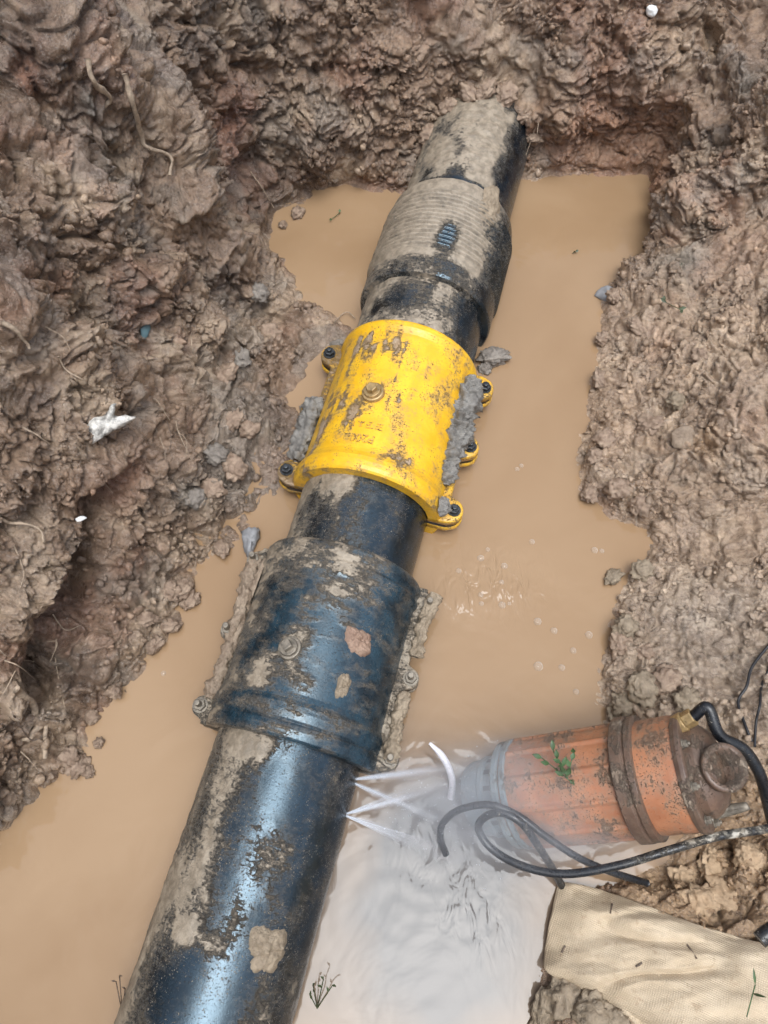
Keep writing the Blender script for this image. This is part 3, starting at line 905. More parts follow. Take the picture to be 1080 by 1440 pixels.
cakes = [
 ('small grey mud lump beside the front bolt of the yellow clamp', (622, 712), .128, (.014, .012), .012, M_grey),
 ('thick tan mud slab stuck on the shiny pipe, its right edge ragged', (378, 1338), .101, (.023, .024), .006, M_tan),
 ('pinkish mud patch on the dark clamp beside its stud flange', (505, 900), .1165, (.018, .020), .006, M_clod_red),
 ('tan teardrop of mud on the dark clamp below the pinkish patch', (481, 966), .1165, (.017, .010), .006, M_tan),
 ('mud caked on the left shoulder of the dark clamp', (362, 815), .121, (.035, .016), .007, M_clod),
 ('thin mud cake on the ribbed coupling sleeve', (690, 290), .119, (.045, .022), .005, M_tan),
]
for k, (lb, pxy, rad, sz, th, mt) in enumerate(cakes): cake(lb, pxy, rad, sz, th, mt, 31 + k * 7)
mudrope('mud crust along the far half of the stud flange of the dark clamp', [W_(BC + .128, .142, .024), W_(BC + .085, .136, .022), W_(BC + .03, .134, .020)], [.009, .008, .007], M_tan, 9)
mudrope('mud crust along the near half of the stud flange of the dark clamp', [W_(BC - .02, .134, .020), W_(BC - .07, .134, .020), W_(BC - .118, .137, .022)], [.007, .0075, .008], M_tan, 15)
mudrope('mud crust along the pool-side flange of the dark clamp', [W_(BC + .12, -.136, .018), W_(BC + .05, -.130, .018), W_(BC - .03, -.126, .016), W_(BC - .1, -.128, .018)], [.010, .009, .007, .008], M_clod, 21)
mudrope('grey mud along the shaded flange of the yellow clamp', [W_(YC + .02, -.130, .022), W_(YC - .03, -.128, .022), W_(YC - .1, -.128, .022)], [.012, .014, .011], M_grey, 27)

# ------------------------------------------------------------------ submersible pump
PA = PX(676, 1122, .005); PB = PX(1012, 1080, .175)
pax = (PB - PA).normalized(); plen = (PB - PA).length
pq = Vector((0, 1, 0)).rotation_difference(pax)
pump = empty('submersible_pump', PA)
pump.rotation_mode = 'QUATERNION'; pump.rotation_quaternion = pq
tag(pump, 'worn orange submersible pump lying half in the muddy water under the spray', 'pump')
M_orange = mat_muddy('orange_paint', (.32, .130, .066), (.41, .178, .09), (.27, .175, .115), (.36, .255, .175), .33, .85)
M_pdark = mat_muddy('dark_casting', (.085, .052, .038), (.14, .085, .058), (.19, .14, .10), (.3, .24, .18), .38)
M_pgrey = mat_muddy('grey_strainer', (.15, .19, .21), (.20, .25, .27), (.22, .19, .15), (.3, .26, .2), .35)
def cov_p(k): return lambda s, th, v: k + .40 * fbm(v * 22 + 3, 4) + .25 * fbm(v * 70, 3)
L_ = plen
r0 = .067
def housing_ribs(s, th, v):
    return .0030 * np.clip(np.cos(th * 11) * 4 - 3.0, 0, 1) * sstep(.064, .07, s) * sstep(L_ * .66, L_ * .65, s)
link('motor_housing', skin([(.052, .03), (.052, .062), (.058, .0665), (.064, r0), (L_ * .665, r0)], 120, cov_p(.16), .001, 264, ridges=housing_ribs), M_orange, pump)
link('end_ring', skin([(.046, .05), (.046, .066), (.048, .068), (.054, .068), (.056, .0655), (.0575, .0655), (.060, .0695), (.066, .0695), (.068, .066)], 40, cov_p(.15), .0008, 96), M_pgrey, pump)
st = link('strainer_cap', skin([(-.012, .0), (-.012, .036), (-.008, .044), (.0, .048), (.018, .050), (.020, .0525), (.026, .0525), (.028, .050), (.046, .050)], 60, cov_p(.05), .0006, 96), M_pgrey, pump)
for k in range(14):
    a = 2 * math.pi * k / 14
    MB().box((0, 0, 0), (.004, .014, .006), Matrix.Rotation(-a, 4, 'Y') @ Matrix.Translation((.0495, .036, 0))).build('strainer_slot', M_rubber, st)
link('rubber_band', skin([(L_ * .655, r0 - .002), (L_ * .655, .0735), (L_ * .66, .0755), (L_ * .70, .0755), (L_ * .705, .073), (L_ * .712, .073), (L_ * .715, .0745), (L_ * .738, .0745), (L_ * .742, r0)], 40, cov_p(.28), .001, 128), M_pdark, pump)
link('upper_housing', skin([(L_ * .738, r0 + .0005), (L_ * .86, r0 + .001), (L_ * .885, .0675), (L_ * .89, .066)], 60, cov_p(.14), .001, 128), M_orange, pump)
rim = link('cover_flange', skin([(L_ * .885, .058), (L_ * .885, .0690), (L_ * .90, .0705), (L_ * .915, .0700), (L_ * .92, .067), (L_ * .92, .05)], 30, cov_p(.30), .001, 128), M_pdark, pump)
for k in range(8):
    a = 2 * math.pi * k / 8 + .2
    hexbolt(pump, M_bolt, (.0615 * math.cos(a), L_ * .921, .0615 * math.sin(a)), (0, 1, 0), .0048, .006, .003, .01)
link('end_cover', skin([(L_ * .918, .054), (L_ * .95, .054), (L_ * .97, .050), (L_ * 1.0, .040), (L_ * 1.02, .022), (L_ * 1.025, 0)], 50, cov_p(.30), .001, 96), M_pdark, pump)
# outlet port on the end cover, aimed up towards the light
pv = pq.inverted() @ (CAMP - PB).normalized()
side_dir = Vector((pv.x, 0, pv.z)).normalized()
oc = Vector((0, L_ * .985, 0)) + side_dir * .020
oax = (Vector((0, .62, 0)) + side_dir * .8).normalized()
oq = Vector((0, 1, 0)).rotation_difference(oax)
v, f = lathe([(-.012, .026), (.022, .026), (.026, .0275), (.030, .0265), (.030, .0195), (.004, .0185), (.003, .0)], 40)
v = np.array([tuple(oq @ Vector(q) + oc) for q in v])
me = mesh(v, f, 'port'); add_float(me, 'mud', .35 + .4 * fbm(v * 40, 3))
link('outlet_port', me, M_pdark, pump)
# cable gland
top = pq.inverted() @ Vector((-.15, .85, .5)); gd = Vector((top.x, 0, top.z)).normalized()
gp = Vector((0, L_ * .90, 0)) + gd * .058
ga = (Vector((0, .9, 0)) + gd * .35).normalized()
MB().cyl(gp, ga, .0125, .012, 18, .0125, .001).cyl(gp + ga * .0125, ga, .0105, .012, 6, .0105, .001).build('cable_gland', M_brass, pump)
gw = PA + pq @ (gp + ga * .024)
# carrying lug
MB().add(*tube([gd * -.03 + Vector((.0, L_ * .97, .0)) + Vector((.02, 0, 0)), gd * -.05 + Vector((.0, L_ * 1.05, .0)), gd * -.058 + Vector((0, L_ * .93, 0))], .0045, 10, 6)).build('lifting_eye', M_bolt, pump, True)

# ------------------------------------------------------------------ cables
def cable(name, label, pix, rad, mat, mud=.15, cat='cable', seed=0, group=None, zs=None):
    pp = []
    for i, q in enumerate(pix):
        if isinstance(q, Vector): pp.append(q)
        elif len(q) == 3: pp.append(PX(*q))
        else: pp.append(hit(*q, rad * .9 + .007)[0])
    v, f = tube(pp, rad, 14, 14)
    c = v.mean(0)
    me = mesh(v - c, f, name)
    m = mud + .5 * fbm(v * 55 + seed, 3) if not callable(mud) else mud(v)
    add_float(me, 'mud', m)
    o = link(name, me, mat); o.location = Vector(c)
    return tag(o, label, cat, group)
cable('power_cable', 'thick black cable spattered with mud, looping over the water beside the sack',
      [(1130, 1150, .15), (1075, 1166, .15), (1010, 1176, .15), (940, 1196, .145), (870, 1217, .13), (795, 1229, .11), (735, 1218, .095), (692, 1194, .085), (673, 1166, .09), (682, 1149, .105), (706, 1143, .118), (734, 1158, .118), (757, 1190, .09), (777, 1222, .045), (797, 1258, -.01)],
      .0050, M_cable, lambda v: -.25 + .62 * sstep(.24, .36, v[:, 0]) + .6 * fbm(v * 60, 3), seed=2)
cable('power_cable', 'black cable with a cut end arching over the spray in front of the pump',
      [(627, 1201, .035), (619, 1178, .06), (624, 1156, .075), (648, 1138, .10), (690, 1132, .115), (730, 1148, .118), (770, 1178, .112), (815, 1207, .10), (862, 1227, .08), (910, 1242, .05)],
      .0045, M_cable, -.3, seed=8)
gloc = gw
cable('rubber_hose', 'shiny dark hose curving from the brass gland of the orange pump into the mud',
      [gloc, gloc + (pq @ ga) * .02, PX(1012, 1034, .20), PX(1046, 1054, .19), PX(1068, 1088, .17), PX(1080, 1130, .14), PX(1088, 1165, .11)], .0070, M_cable, -.25, 'hose', 4)
cable('thin_wire', 'thin black wire bowing over grey mud above the pump, the longer of the two',
      [(1050, 1046), (1049, 1020), (1045, 990), (1048, 968), (1062, 940), (1078, 915), (1100, 885)], .0020, M_rubber, -.5, 'wire', 1)
cable('thin_wire', 'short thin black wire running straight up from the mud above the pump',
      [(1060, 1044), (1066, 1020), (1074, 990), (1080, 965), (1098, 930)], .0017, M_rubber, -.5, 'wire', 1)
cable('cable_end', 'stub of thick black cable lying on the sand by the edge of the sack',
      [(1068, 1322, .14), (1080, 1312, .142), (1105, 1296, .145)], .009, M_cable, 0.0, 'cable', 3)
# white plastic tube sticking up out of the spray
M_white = mat_simple('white_plastic', (.72, .70, .74), .4, 0, .06, 60, .1)
v, f = tube([PX(634, 1122, .0), PX(636, 1100, .02), PX(631, 1080, .035), PX(620, 1061, .045), (PX(604, 1045, .05))], lambda u: .0048 if u < .75 else .0048 - (u - .75) * .011, 12, 8)
o = link('plastic_tube', mesh(v - v[0], f, 'tube'), M_white); o.location = Vector(v[0])
tag(o, 'thin bent white plastic tube sticking out of the water in the spray', 'tube')

# ------------------------------------------------------------------ woven sack
def mat_sack():
    m, nt, b = new_mat('woven_sack')
    co = coords(nt)
    mp = nt.nodes.new('ShaderNodeMapping'); mp.inputs['Rotation'].default_value = (0, 0, R(24)); nt.links.new(co, mp.inputs[0])
    w1 = nt.nodes.new('ShaderNodeTexWave'); w1.bands_direction = 'X'; w1.inputs['Scale'].default_value = 135; w1.inputs['Distortion'].default_value = .6
    w2 = nt.nodes.new('ShaderNodeTexWave'); w2.bands_direction = 'Y'; w2.inputs['Scale'].default_value = 135; w2.inputs['Distortion'].default_value = .6
    for w in (w1, w2): nt.links.new(mp.outputs[0], w.inputs[0])
    weave = math_(nt, 'MULTIPLY', w1.outputs[1], w2.outputs[1])
    n1 = noise(nt, 16, 6, .6, co); n2 = noise(nt, 120, 6, .7, co)
    c = mixc(nt, mapr(nt, n1, .3, .7), (.46, .365, .25), (.57, .47, .34))
    c = mixc(nt, mapr(nt, n2, .60, .72, 0, .5), c, (.30, .21, .12))
    c = mixc(nt, mapr(nt, noise(nt, 9, 7, .7, co, .6), .52, .70, 0, .5), c, (.34, .25, .16))
    c = mixc(nt, mapr(nt, noise(nt, 55, 6, .75, co, .3), .56, .68, 0, .55), c, (.30, .21, .13))
    c = mixc(nt, mapr(nt, weave, 0, .5, .18, 0), c, (.25, .18, .10))
    nt.links.new(c, b.inputs['Base Color'])
    b.inputs['Roughness'].default_value = .8
    p = bump(nt, b, weave, .5, .0012)
    bump(nt, b, n2, .35, .002, p)
    return m
M_sack = mat_sack()
outl = [(803, 1241), (850, 1250), (900, 1268), (980, 1299), (1040, 1318), (1115, 1345), (1150, 1430), (1140, 1540), (1000, 1520), (925, 1468), (888, 1434), (850, 1408), (815, 1392), (780, 1374), (782, 1345), (788, 1300)]
ow = [PX(x, y, .075) for x, y in outl]
ow = catmull(ow + [ow[0]], 10)[:-1]
cc = sum(ow, Vector()) / len(ow)
nO, nR = len(ow), 60
sv = []
for lay in (1, -1):
    for j in range(nR + 1):
        rho = j / nR
        for p in ow:
            q = cc.lerp(p, rho)
            sv.append((q.x, q.y, rho, lay))
sv = np.array(sv)
base_z = np.array([ground_z(x, y) for x, y, _, _ in sv[:nO * (nR + 1)]])
gz = base_z.reshape(nR + 1, nO)
plane = np.polyfit  # smooth support: least-squares plane plus a soft remainder
A_ = np.stack([np.ones(len(base_z)), sv[:len(base_z), 0], sv[:len(base_z), 1]], 1)
co_, *_r = np.linalg.lstsq(A_, base_z, rcond=None)
pl_ = A_ @ co_
rho = sv[:len(base_z), 2]
q3 = np.stack([sv[:len(base_z), 0], sv[:len(base_z), 1], 0 * rho], 1)
wr = fbm(q3 * np.array([9, 26, 1]) + 4, 4) * .007 + fbm(q3 * 7 + 9, 3) * .010 - .006 * np.clip(1 - np.abs(perlin(q3 * np.array([6, 16, 1]) + 2)) * 7, 0, 1)
top_z = pl_ + .010 + .022 * (1 - rho ** 4) + wr * 1.3
over = np.maximum(base_z + .006, top_z) * .6 + top_z * .4
bot_z = top_z - (.004 + .03 * (1 - rho ** 3))
tv = np.stack([sv[:len(base_z), 0], sv[:len(base_z), 1], over], 1)
bv = np.stack([sv[:len(base_z), 0], sv[:len(base_z), 1], np.minimum(over - .004, bot_z)], 1)
edge_n = (1 + .02 * fbm(q3 * 40, 3) * rho ** 6)[:, None]
ff = [tuple(q) for q in grid_faces(nR + 1, nO, wrap_m=True)]
n0 = len(tv)
fb = [tuple(i + n0 for i in q[::-1]) for q in ff]
lastA = nR * nO
fs = [(lastA + k, lastA + (k + 1) % nO, n0 + lastA + (k + 1) % nO, n0 + lastA + k) for k in range(nO)]
allv = np.concatenate([tv, bv]); ctr = allv.mean(0)
me = mesh(allv - ctr, ff + fb + fs, 'sack')
bmx = bmesh.new(); bmx.from_mesh(me); bmesh.ops.remove_doubles(bmx, verts=bmx.verts, dist=1e-5); bmesh.ops.recalc_face_normals(bmx, faces=bmx.faces); bmx.to_mesh(me); bmx.free()
sack = link('woven_sack', me, M_sack); sack.location = Vector(ctr)
tag(sack, 'beige woven sack lying flat on the mud at the edge of the water', 'sack')

# ------------------------------------------------------------------ water jets and mist
def mat_spray():
    m, nt, b = new_mat('spraying_water')
    nt.nodes.remove(b)
    out = nt.nodes['Material Output']
    tr = nt.nodes.new('ShaderNodeBsdfTransparent')
    df = nt.nodes.new('ShaderNodeBsdfDiffuse'); df.inputs[0].default_value = (.86, .9, .96, 1)
    tl = nt.nodes.new('ShaderNodeBsdfTranslucent'); tl.inputs[0].default_value = (.86, .9, .96, 1)
    gg = nt.nodes.new('ShaderNodeBsdfGlossy'); gg.inputs[1].default_value = .25
    m1 = nt.nodes.new('ShaderNodeMixShader'); m1.inputs[0].default_value = .45
    m2 = nt.nodes.new('ShaderNodeMixShader'); m2.inputs[0].default_value = .12
    m3 = nt.nodes.new('ShaderNodeMixShader')
    L = nt.links
    L.new(df.outputs[0], m1.inputs[1]); L.new(tl.outputs[0], m1.inputs[2])
    L.new(m1.outputs[0], m2.inputs[1]); L.new(gg.outputs[0], m2.inputs[2])
    L.new(attr(nt, 'dens'), m3.inputs[0]); L.new(tr.outputs[0], m3.inputs[1]); L.new(m2.outputs[0], m3.inputs[2])
    L.new(m3.outputs[0], out.inputs[0])
    return m
M_spray = mat_spray()
def jet(label, org, dirs, length, seed):
    """two streams leaving one crack: soft ribbons of fine droplets, thin strands and stray drops"""
    r_ = np.random.default_rng(seed)
    lat = dirs[0].cross(dirs[1]).normalized()
    if lat.z < 0: lat = -lat
    prof_w = np.linspace(-1, 1, 7); soft = np.exp(-(prof_w * 1.9) ** 2) - math.exp(-3.61)
    def ribbons(n, spread, wid, alpha, lens, power):
        V_, F_, D_ = [], [], []
        for k in range(n):
            wgt = r_.normal(0, spread) + (k % 2)
            dv = (dirs[0] * (1 - wgt) + dirs[1] * wgt + lat * r_.normal(0, .035)).normalized()
            ln = length * r_.uniform(*lens); w1 = r_.uniform(*wid); a0 = r_.uniform(*alpha)
            ac = lat.cross(dv).normalized()
            o0 = len(V_)
            for u in np.linspace(0, 1, 14):
                c = dv * (ln * u) - Vector((0, 0, .25)) * (ln * u) ** 2
                w = .0009 + w1 * u
                for q, sf in zip(prof_w, soft):
                    V_.append(tuple(c + ac * (w * q))); D_.append(a0 * sf * (1 - u) ** power)
            F_ += [tuple(int(i) + o0 for i in q) for q in grid_faces(14, 7)]
        me = mesh(np.array(V_), F_, 'ribbons'); add_float(me, 'dens', D_)
        return me
    jo = link('water_jet', ribbons(16, .06, (.006, .013), (.22, .46), (.6, 1.05), 1.7), M_spray); jo.location = org
    link('strands', ribbons(44, .11, (.0006, .002), (.25, .75), (.3, .9), 1.5), M_spray, jo)['kind'] = 'stuff'
    V_, F_ = [], []
    for k in range(90):
        wgt = r_.uniform(-.25, 1.25); q = r_.uniform(.3, 1.25)
        dv = (dirs[0] * (1 - wgt) + dirs[1] * wgt + lat * r_.normal(0, .10)).normalized()
        c = dv * length * q + Vector((0, 0, r_.normal(0, .008))); rd = r_.uniform(.0004, .0010)
        o0 = len(V_)
        V_ += [tuple(c + Vector(a_) * rd) for a_ in ((1, 0, 0), (-1, 0, 0), (0, 1, 0), (0, -1, 0), (0, 0, 1), (0, 0, -1))]
        F_ += [tuple(o0 + i for i in t_) for t_ in ((0, 2, 4), (2, 1, 4), (1, 3, 4), (3, 0, 4), (2, 0, 5), (1, 2, 5), (3, 1, 5), (0, 3, 5))]
    me = mesh(np.array(V_), F_, 'droplets'); add_float(me, 'dens', np.full(len(V_), .6))
    link('droplets', me, M_spray, jo)['kind'] = 'stuff'
    return tag(jo, label, 'water jet', 'jets of water spraying from the leaking pipe')
def towards(org, x, y, z): return (PX(x, y, z) - org).normalized()
j1 = PX(488, 1097, .055); j2 = PX(482, 1146, .055)
jet('upper white jet spraying from the pipe just below the dark clamp', j1, [towards(j1, 640, 1078, .09), towards(j1, 610, 1150, .05)], .19, 1)
jet('lower white jet spraying from the pipe beneath the other jet', j2, [towards(j2, 640, 1096, .08), towards(j2, 600, 1188, .04)], .17, 2)
def mat_mist():
    m, nt, b = new_mat('spray_mist')
    nt.nodes.remove(b)
    pv_ = nt.nodes.new('ShaderNodeVolumePrincipled')
    pv_.inputs['Color'].default_value = (.92, .95, 1, 1)
    pv_.inputs['Anisotropy'].default_value = 0.0
    co = coords(nt)
    ln = nt.nodes.new('ShaderNodeVectorMath'); ln.operation = 'LENGTH'; nt.links.new(co, ln.inputs[0])
    fall = mapr(nt, ln.outputs['Value'], .25, 1.0, 1, 0)
    dn = math_(nt, 'MULTIPLY', math_(nt, 'MULTIPLY', fall, mapr(nt, noise(nt, 2.5, 3, .6, co), .3, .7, .3, 1.2)), 9.5)
    nt.links.new(dn, pv_.inputs['Density'])
    nt.links.new(pv_.outputs[0], nt.nodes['Material Output'].inputs['Volume'])
    return m
bm = bmesh.new(); bmesh.ops.create_icosphere(bm, subdivisions=3, radius=1)
me = bpy.data.meshes.new('mist'); bm.to_mesh(me); bm.free()
mist = link('mist', me, mat_mist()); mist.location = PX(745, 1132, .10); mist.scale = (.25, .10, .095)
mist['kind'] = 'stuff'
tag(mist, 'pale spray mist drifting from the jets over the strainer end of the pump', 'mist')

# ------------------------------------------------------------------ bubbles
mB, ntB, bB = new_mat('bubble_film')
bB.inputs['Base Color'].default_value = (.85, .80, .72, 1); bB.inputs['Roughness'].default_value = .04
bB.inputs['IOR'].default_value = 1.5; bB.inputs['Specular IOR Level'].default_value = .8
lwB = ntB.nodes.new('ShaderNodeLayerWeight'); lwB.inputs[0].default_value = .35
ntB.links.new(mapr(ntB, lwB.outputs['Facing'],    .15, .9, .12, .95), bB.inputs['Alpha'])
bv_, bf_ = lathe([(0.0, 1.0), (.25, .96), (.5, .85), (.72, .68), (.88, .45), (.97, .2), (1.0, 0.0)], 20)
bv_ = np.stack([bv_[:, 0], bv_[:, 2], bv_[:, 1]], 1)
rimv, rimf = lathe([(0, 1.35), (.10, 1.15), (.16, 1.0), (.08, .94)], 20)
rimv = np.stack([rimv[:, 0], rimv[:, 2], rimv[:, 1]], 1)
bub_me = mesh(bv_, bf_[:, ::-1], 'bubble')
for i, (x, y, s_) in enumerate([(748, 762, 4), (686, 773, 3.6), (676, 785, 4.2), (645, 803, 4.5), (709, 796, 4.2), (676, 837, 3.6), (677, 849, 4), (706, 851, 4.5), (716, 849, 3.2), (756, 874, 5),
                           (779, 887, 5.5), (828, 893, 6), (806, 915, 4), (757, 937, 5), (790, 939, 5), (810, 973, 4.2), (705, 819, 3), (836, 774, 3.6), (846, 775, 3.2), (733, 655, 3.2), (727, 660, 2.6), (230, 947, 4)]):
    o = bpy.data.objects.new('bubble', bub_me); C.objects.link(o)
    if i == 0: bub_me.materials.append(mB); bub_me.polygons.foreach_set('use_smooth', np.ones(len(bub_me.polygons), bool))
    o.location = PX(x, y, .0006); k = s_ * .0012 * random.uniform(.75, 1.25); o.scale = (k, k, k * .75)
    if x < 500: tag(o, 'single small bubble on the still water beside the left bank', 'bubble')
    else: tag(o, 'small round bubble floating on the muddy water between clamps and right bank', 'bubble', 'bubbles floating on the muddy water')

# ------------------------------------------------------------------ mud clods
clod_me, clod_cache = [], {}
for k in range(8):
    v, f = lump_mesh(4, .34, 1.7, 40 + 13 * k, (1, .85, .65))
    clod_me.append(mesh(v, f, 'clod'))
def clod(x, y, size, label, group, mat=M_clod, sink=.35):
    p, n = hit(x, y); mat = SC[mat.name]
    src = random.choice(clod_me)
    key = (src.name, mat.name)
    if key not in clod_cache:
        me = src.copy(); me.materials.clear(); me.materials.append(mat); clod_cache[key] = me
    me = clod_cache[key]
    o = bpy.data.objects.new('mud_clod', me); C.objects.link(o)
    me.polygons.foreach_set('use_smooth', np.ones(len(me.polygons), bool))
    o.location = p + n * size * (.65 - sink); o.scale = (size * random.uniform(.8, 1.2), size, size * random.uniform(.8, 1.1))
    o.rotation_euler = (random.uniform(-.5, .5), random.uniform(-.5, .5), random.uniform(0, 6.28))
    return tag(o, label, 'mud clod', group)
for x, y, s_ in [(868, 415, .016), (850, 478, .014), (846, 535, .015), (852, 620, .022), (838, 640, .018), (830, 690, .016), (872, 690, .02), (905, 705, .022), (862, 812, .013), (905, 805, .018),
                 (885, 880, .02), (872, 905, .018), (905, 915, .016), (900, 975, .024), (935, 960, .022), (880, 985, .018), (960, 985, .02), (868, 1002, .014), (915, 600, .02), (950, 560, .018), (985, 500, .018), (900, 460, .016)]:
    mt = random.choice([M_clod, M_tan, M_clod])
    lb = 'wet lumpy %s clod %s the right bank' % ('tan' if mt == M_tan else 'brown', 'at the water edge of' if x < 880 else 'lying back from the water on')
    if (x, y) == (900, 975): lb = 'largest wet clod on the right bank, just above the pump'
    if (x, y) == (862, 812): lb = 'lone clod standing in the shallow inlet of the right bank'
    clod(x, y, s_, lb, 'mud clods along the right bank', mt)
for x, y, s_ in [(268, 845, .016), (240, 880, .014), (215, 905, .013), (160, 968, .014), (130, 1010, .012), (255, 825, .018), (310, 770, .014), (235, 830, .018), (200, 870, .016)]:
    clod(x, y, s_, 'wet brown clod at the foot of the left bank beside still water', 'mud clods along the left bank')
for x, y, s_ in [(112, 1078, .016), (140, 1045, .009), (96, 1062, .014), (125, 1085, .009)]:
    clod(x, y, s_, 'half-sunk wet clod standing in the still water off the left bank', 'mud clods in the water off the left bank')
for x, y, s_ in [(340, 500, .018), (318, 525, .022), (300, 640, .02), (330, 655, .02), (350, 600, .018), (295, 690, .018), (380, 470, .02), (365, 410, .02), (330, 590, .016), (270, 700, .02)]:
    mt = M_grey if random.random() < .5 else M_clod
    clod(x, y, s_, '%s wet clod on the muddy shelf across from the yellow clamp' % ('grey' if mt == M_grey else 'brown'), 'mud clods on the shelf by the yellow clamp', mt)
for x, y, s_ in [(436, 600, .018), (474, 490, .014), (432, 580, .011), (440, 622, .012), (695, 505, .022), (680, 520, .012)]:
    clod(x, y, s_, 'grey mud lump in the water beside the yellow clamp', 'mud lumps in the water by the yellow clamp', M_grey)
for x, y, s_ in [(1000, 1215, .022), (1050, 1200, .02), (960, 1235, .018), (1020, 1255, .034), (985, 1268, .022)]:
    clod(x, y, s_, 'crumbly orange-tan lump of sandy soil above the sack', 'lumps of sandy soil above the sack', M_sand, .72)
for x, y, s_ in [(800, 1405, .03), (835, 1425, .026), (770, 1425, .022), (860, 1440, .02)]:
    clod(x, y, s_, 'wet mud lump under the near edge of the sack', 'mud lumps under the sack', M_tan, .6)
for a_deg, sz_ in ((18, .016), (45, .02), (70, .024), (92, .026), (112, .024), (132, .022), (152, .02), (170, .02)):
    a_ = R(a_deg); o0 = W_(1.0, .107 * math.cos(a_), .107 * math.sin(a_))
    h = BVH.ray_cast(o0, PU)
    o = clod(700, 60, sz_, 'mud clod pressed against the pipe where it runs into the back bank', 'mud clods round the pipe at the back bank')
    o.location = (h[0] if h[0] else W_(1.36, .107 * math.cos(a_), .107 * math.sin(a_))) + Vector((random.uniform(-.006, .006), random.uniform(-.008, .004), random.uniform(-.004, .008)))
clod(418, 302, .014, 'small mud islet in the water by the back left corner', None)
clod(398, 318, .010, 'smaller mud islet close to the back left corner of the pit', None)

# crumbs: uncountable small grains over the banks
bm = bmesh.new(); bmesh.ops.create_icosphere(bm, subdivisions=1, radius=1)
iv = np.array([tuple(x.co) for x in bm.verts]); ifc = np.array([[q.index for q in p.verts] for p in bm.faces]); bm.free()
idx = rng.choice(len(P), 60000, replace=False)
pr = P[idx]; nr_ = N_[idx]
pd = fbm(pr * 9 + 50, 3) + .3 * rng.random(len(pr))
ok = (pr[:, 2] > .004) & (rowv[idx] < .62) & (pd > .12) & (smear[idx] < .6)
idx = idx[ok][:15000]
nC = len(idx)
sz = .0012 + .0062 * rng.random(nC) ** 3.5
jit = 1 + .32 * rng.normal(size=(nC, len(iv), 1))
sc3 = rng.uniform(.6, 1.3, (nC, 1, 3))
vv = P[idx][:, None] + N_[idx][:, None] * sz[:, None, None] * .25 + iv[None] * jit * sc3 * sz[:, None, None]
ff = (ifc[None] + (np.arange(nC) * len(iv))[:, None, None]).reshape(-1, 3)
me = mesh(vv.reshape(-1, 3), ff, 'crumbs')
add_color(me, 'col', np.repeat(col[idx] * rng.uniform(.75, 1.35, (nC, 1)), len(iv), 0)); add_float(me, 'wet', np.full(len(vv.reshape(-1, 3)), .3))
crumbs = link('soil_crumbs', me, M_ground)
crumbs['kind'] = 'stuff'
tag(crumbs, 'small wet soil crumbs scattered over the banks of the pit', 'soil')

# ------------------------------------------------------------------ roots
def root(label, pix, r0_, r1_, mat=M_root, group=None, lift=.004, name='root'):
    pp = [hit(x, y, lift + random.uniform(0, .004))[0] for x, y in pix]
    v, f = tube(pp, lambda u: r0_ + (r1_ - r0_) * u, 8, 6)
    k = 1 + .0
    c = v[0].copy()
    v = v + np.stack([fbm(v * 90 + q, 2) for q in (1, 11, 21)], 1) * r0_ * .5
    o = link(name, mesh(v - c, f, name), mat); o.location = Vector(c)
    return tag(o, label, 'root', group)
root('long tan root hanging down the upper left bank', [(104, 66), (116, 104), (136, 140), (152, 162)], .0040, .0024, lift=.016)
root('knobbly tan root in the left bank beside the long one', [(186, 118), (193, 145), (203, 175), (216, 198), (226, 218), (237, 238)], .0036, .0026, lift=.015)
root('stout brown root at the foot of the left bank over still water', [(28, 982), (36, 1005), (46, 1025), (58, 1040), (70, 1050)], .0052, .0030, M_root, None, .016)
root('forked pale rootlet on the left bank below the white shard', [(0, 728), (22, 734), (42, 742), (55, 755), (72, 768)], .0024, .0012, lift=.012)
root('short stub of root poking out of the left bank', [(0, 456), (14, 468), (30, 482)], .0032, .002, lift=.008)
root('thin crooked rootlet above the white shard', [(80, 505), (98, 520), (112, 532), (130, 552)], .0014, .0008, lift=.006)
root('thin rootlet left of the white shard', [(36, 608), (55, 620), (74, 627)], .0013, .0008, lift=.006)
root('thin straw lying at the back left corner of the water', [(352, 244), (366, 262), (382, 292)], .0011, .0007, lift=.004)
root('curved rootlet on the water behind the yellow clamp', [(470, 458), (480, 446), (490, 443), (500, 452)], .0010, .0007, lift=.004)
root('pale straw on the right flank of the far pipe', [(742, 160), (738, 200), (728, 240), (716, 285)], .0008, .0006, lift=.05)
hair = [[(228, 585), (236, 612), (243, 640)], [(240, 590), (252, 618), (272, 655)], [(250, 600), (262, 625), (270, 645)], [(222, 600), (232, 625), (238, 650)], [(262, 480), (275, 500), (285, 510)], [(290, 485), (278, 498), (265, 515)],
        [(0, 905), (18, 915), (40, 920)], [(4, 935), (20, 945), (50, 962)], [(10, 950), (8, 970), (12, 985)], [(20, 1012), (38, 1030), (60, 1042)], [(34, 1050), (46, 1060), (60, 1072)], [(66, 900), (82, 910), (80, 925)], [(85, 905), (84, 940), (82, 985), (90, 1020)],
        [(100, 630), (125, 650), (165, 690)], [(60, 455), (80, 470), (95, 490)], [(75, 870), (95, 880), (112, 878)], [(40, 880), (52, 872), (64, 868)], [(28, 770), (36, 800), (30, 830)], [(160, 560), (185, 548), (200, 540)], [(205, 560), (222, 572), (232, 588)]]
for h in hair:
    root('hair-thin rootlet dangling %s' % ('beside the white shard in the left bank' if 520 < h[0][1] < 700 else ('from the overhang at the foot of the left bank' if h[0][1] > 840 else 'high on the face of the left bank')), h, random.uniform(.0007, .0012), .0004, random.choice([M_root, M_root, M_rootd]), 'hair-thin rootlets in the left bank', random.uniform(.006, .012), 'rootlet')
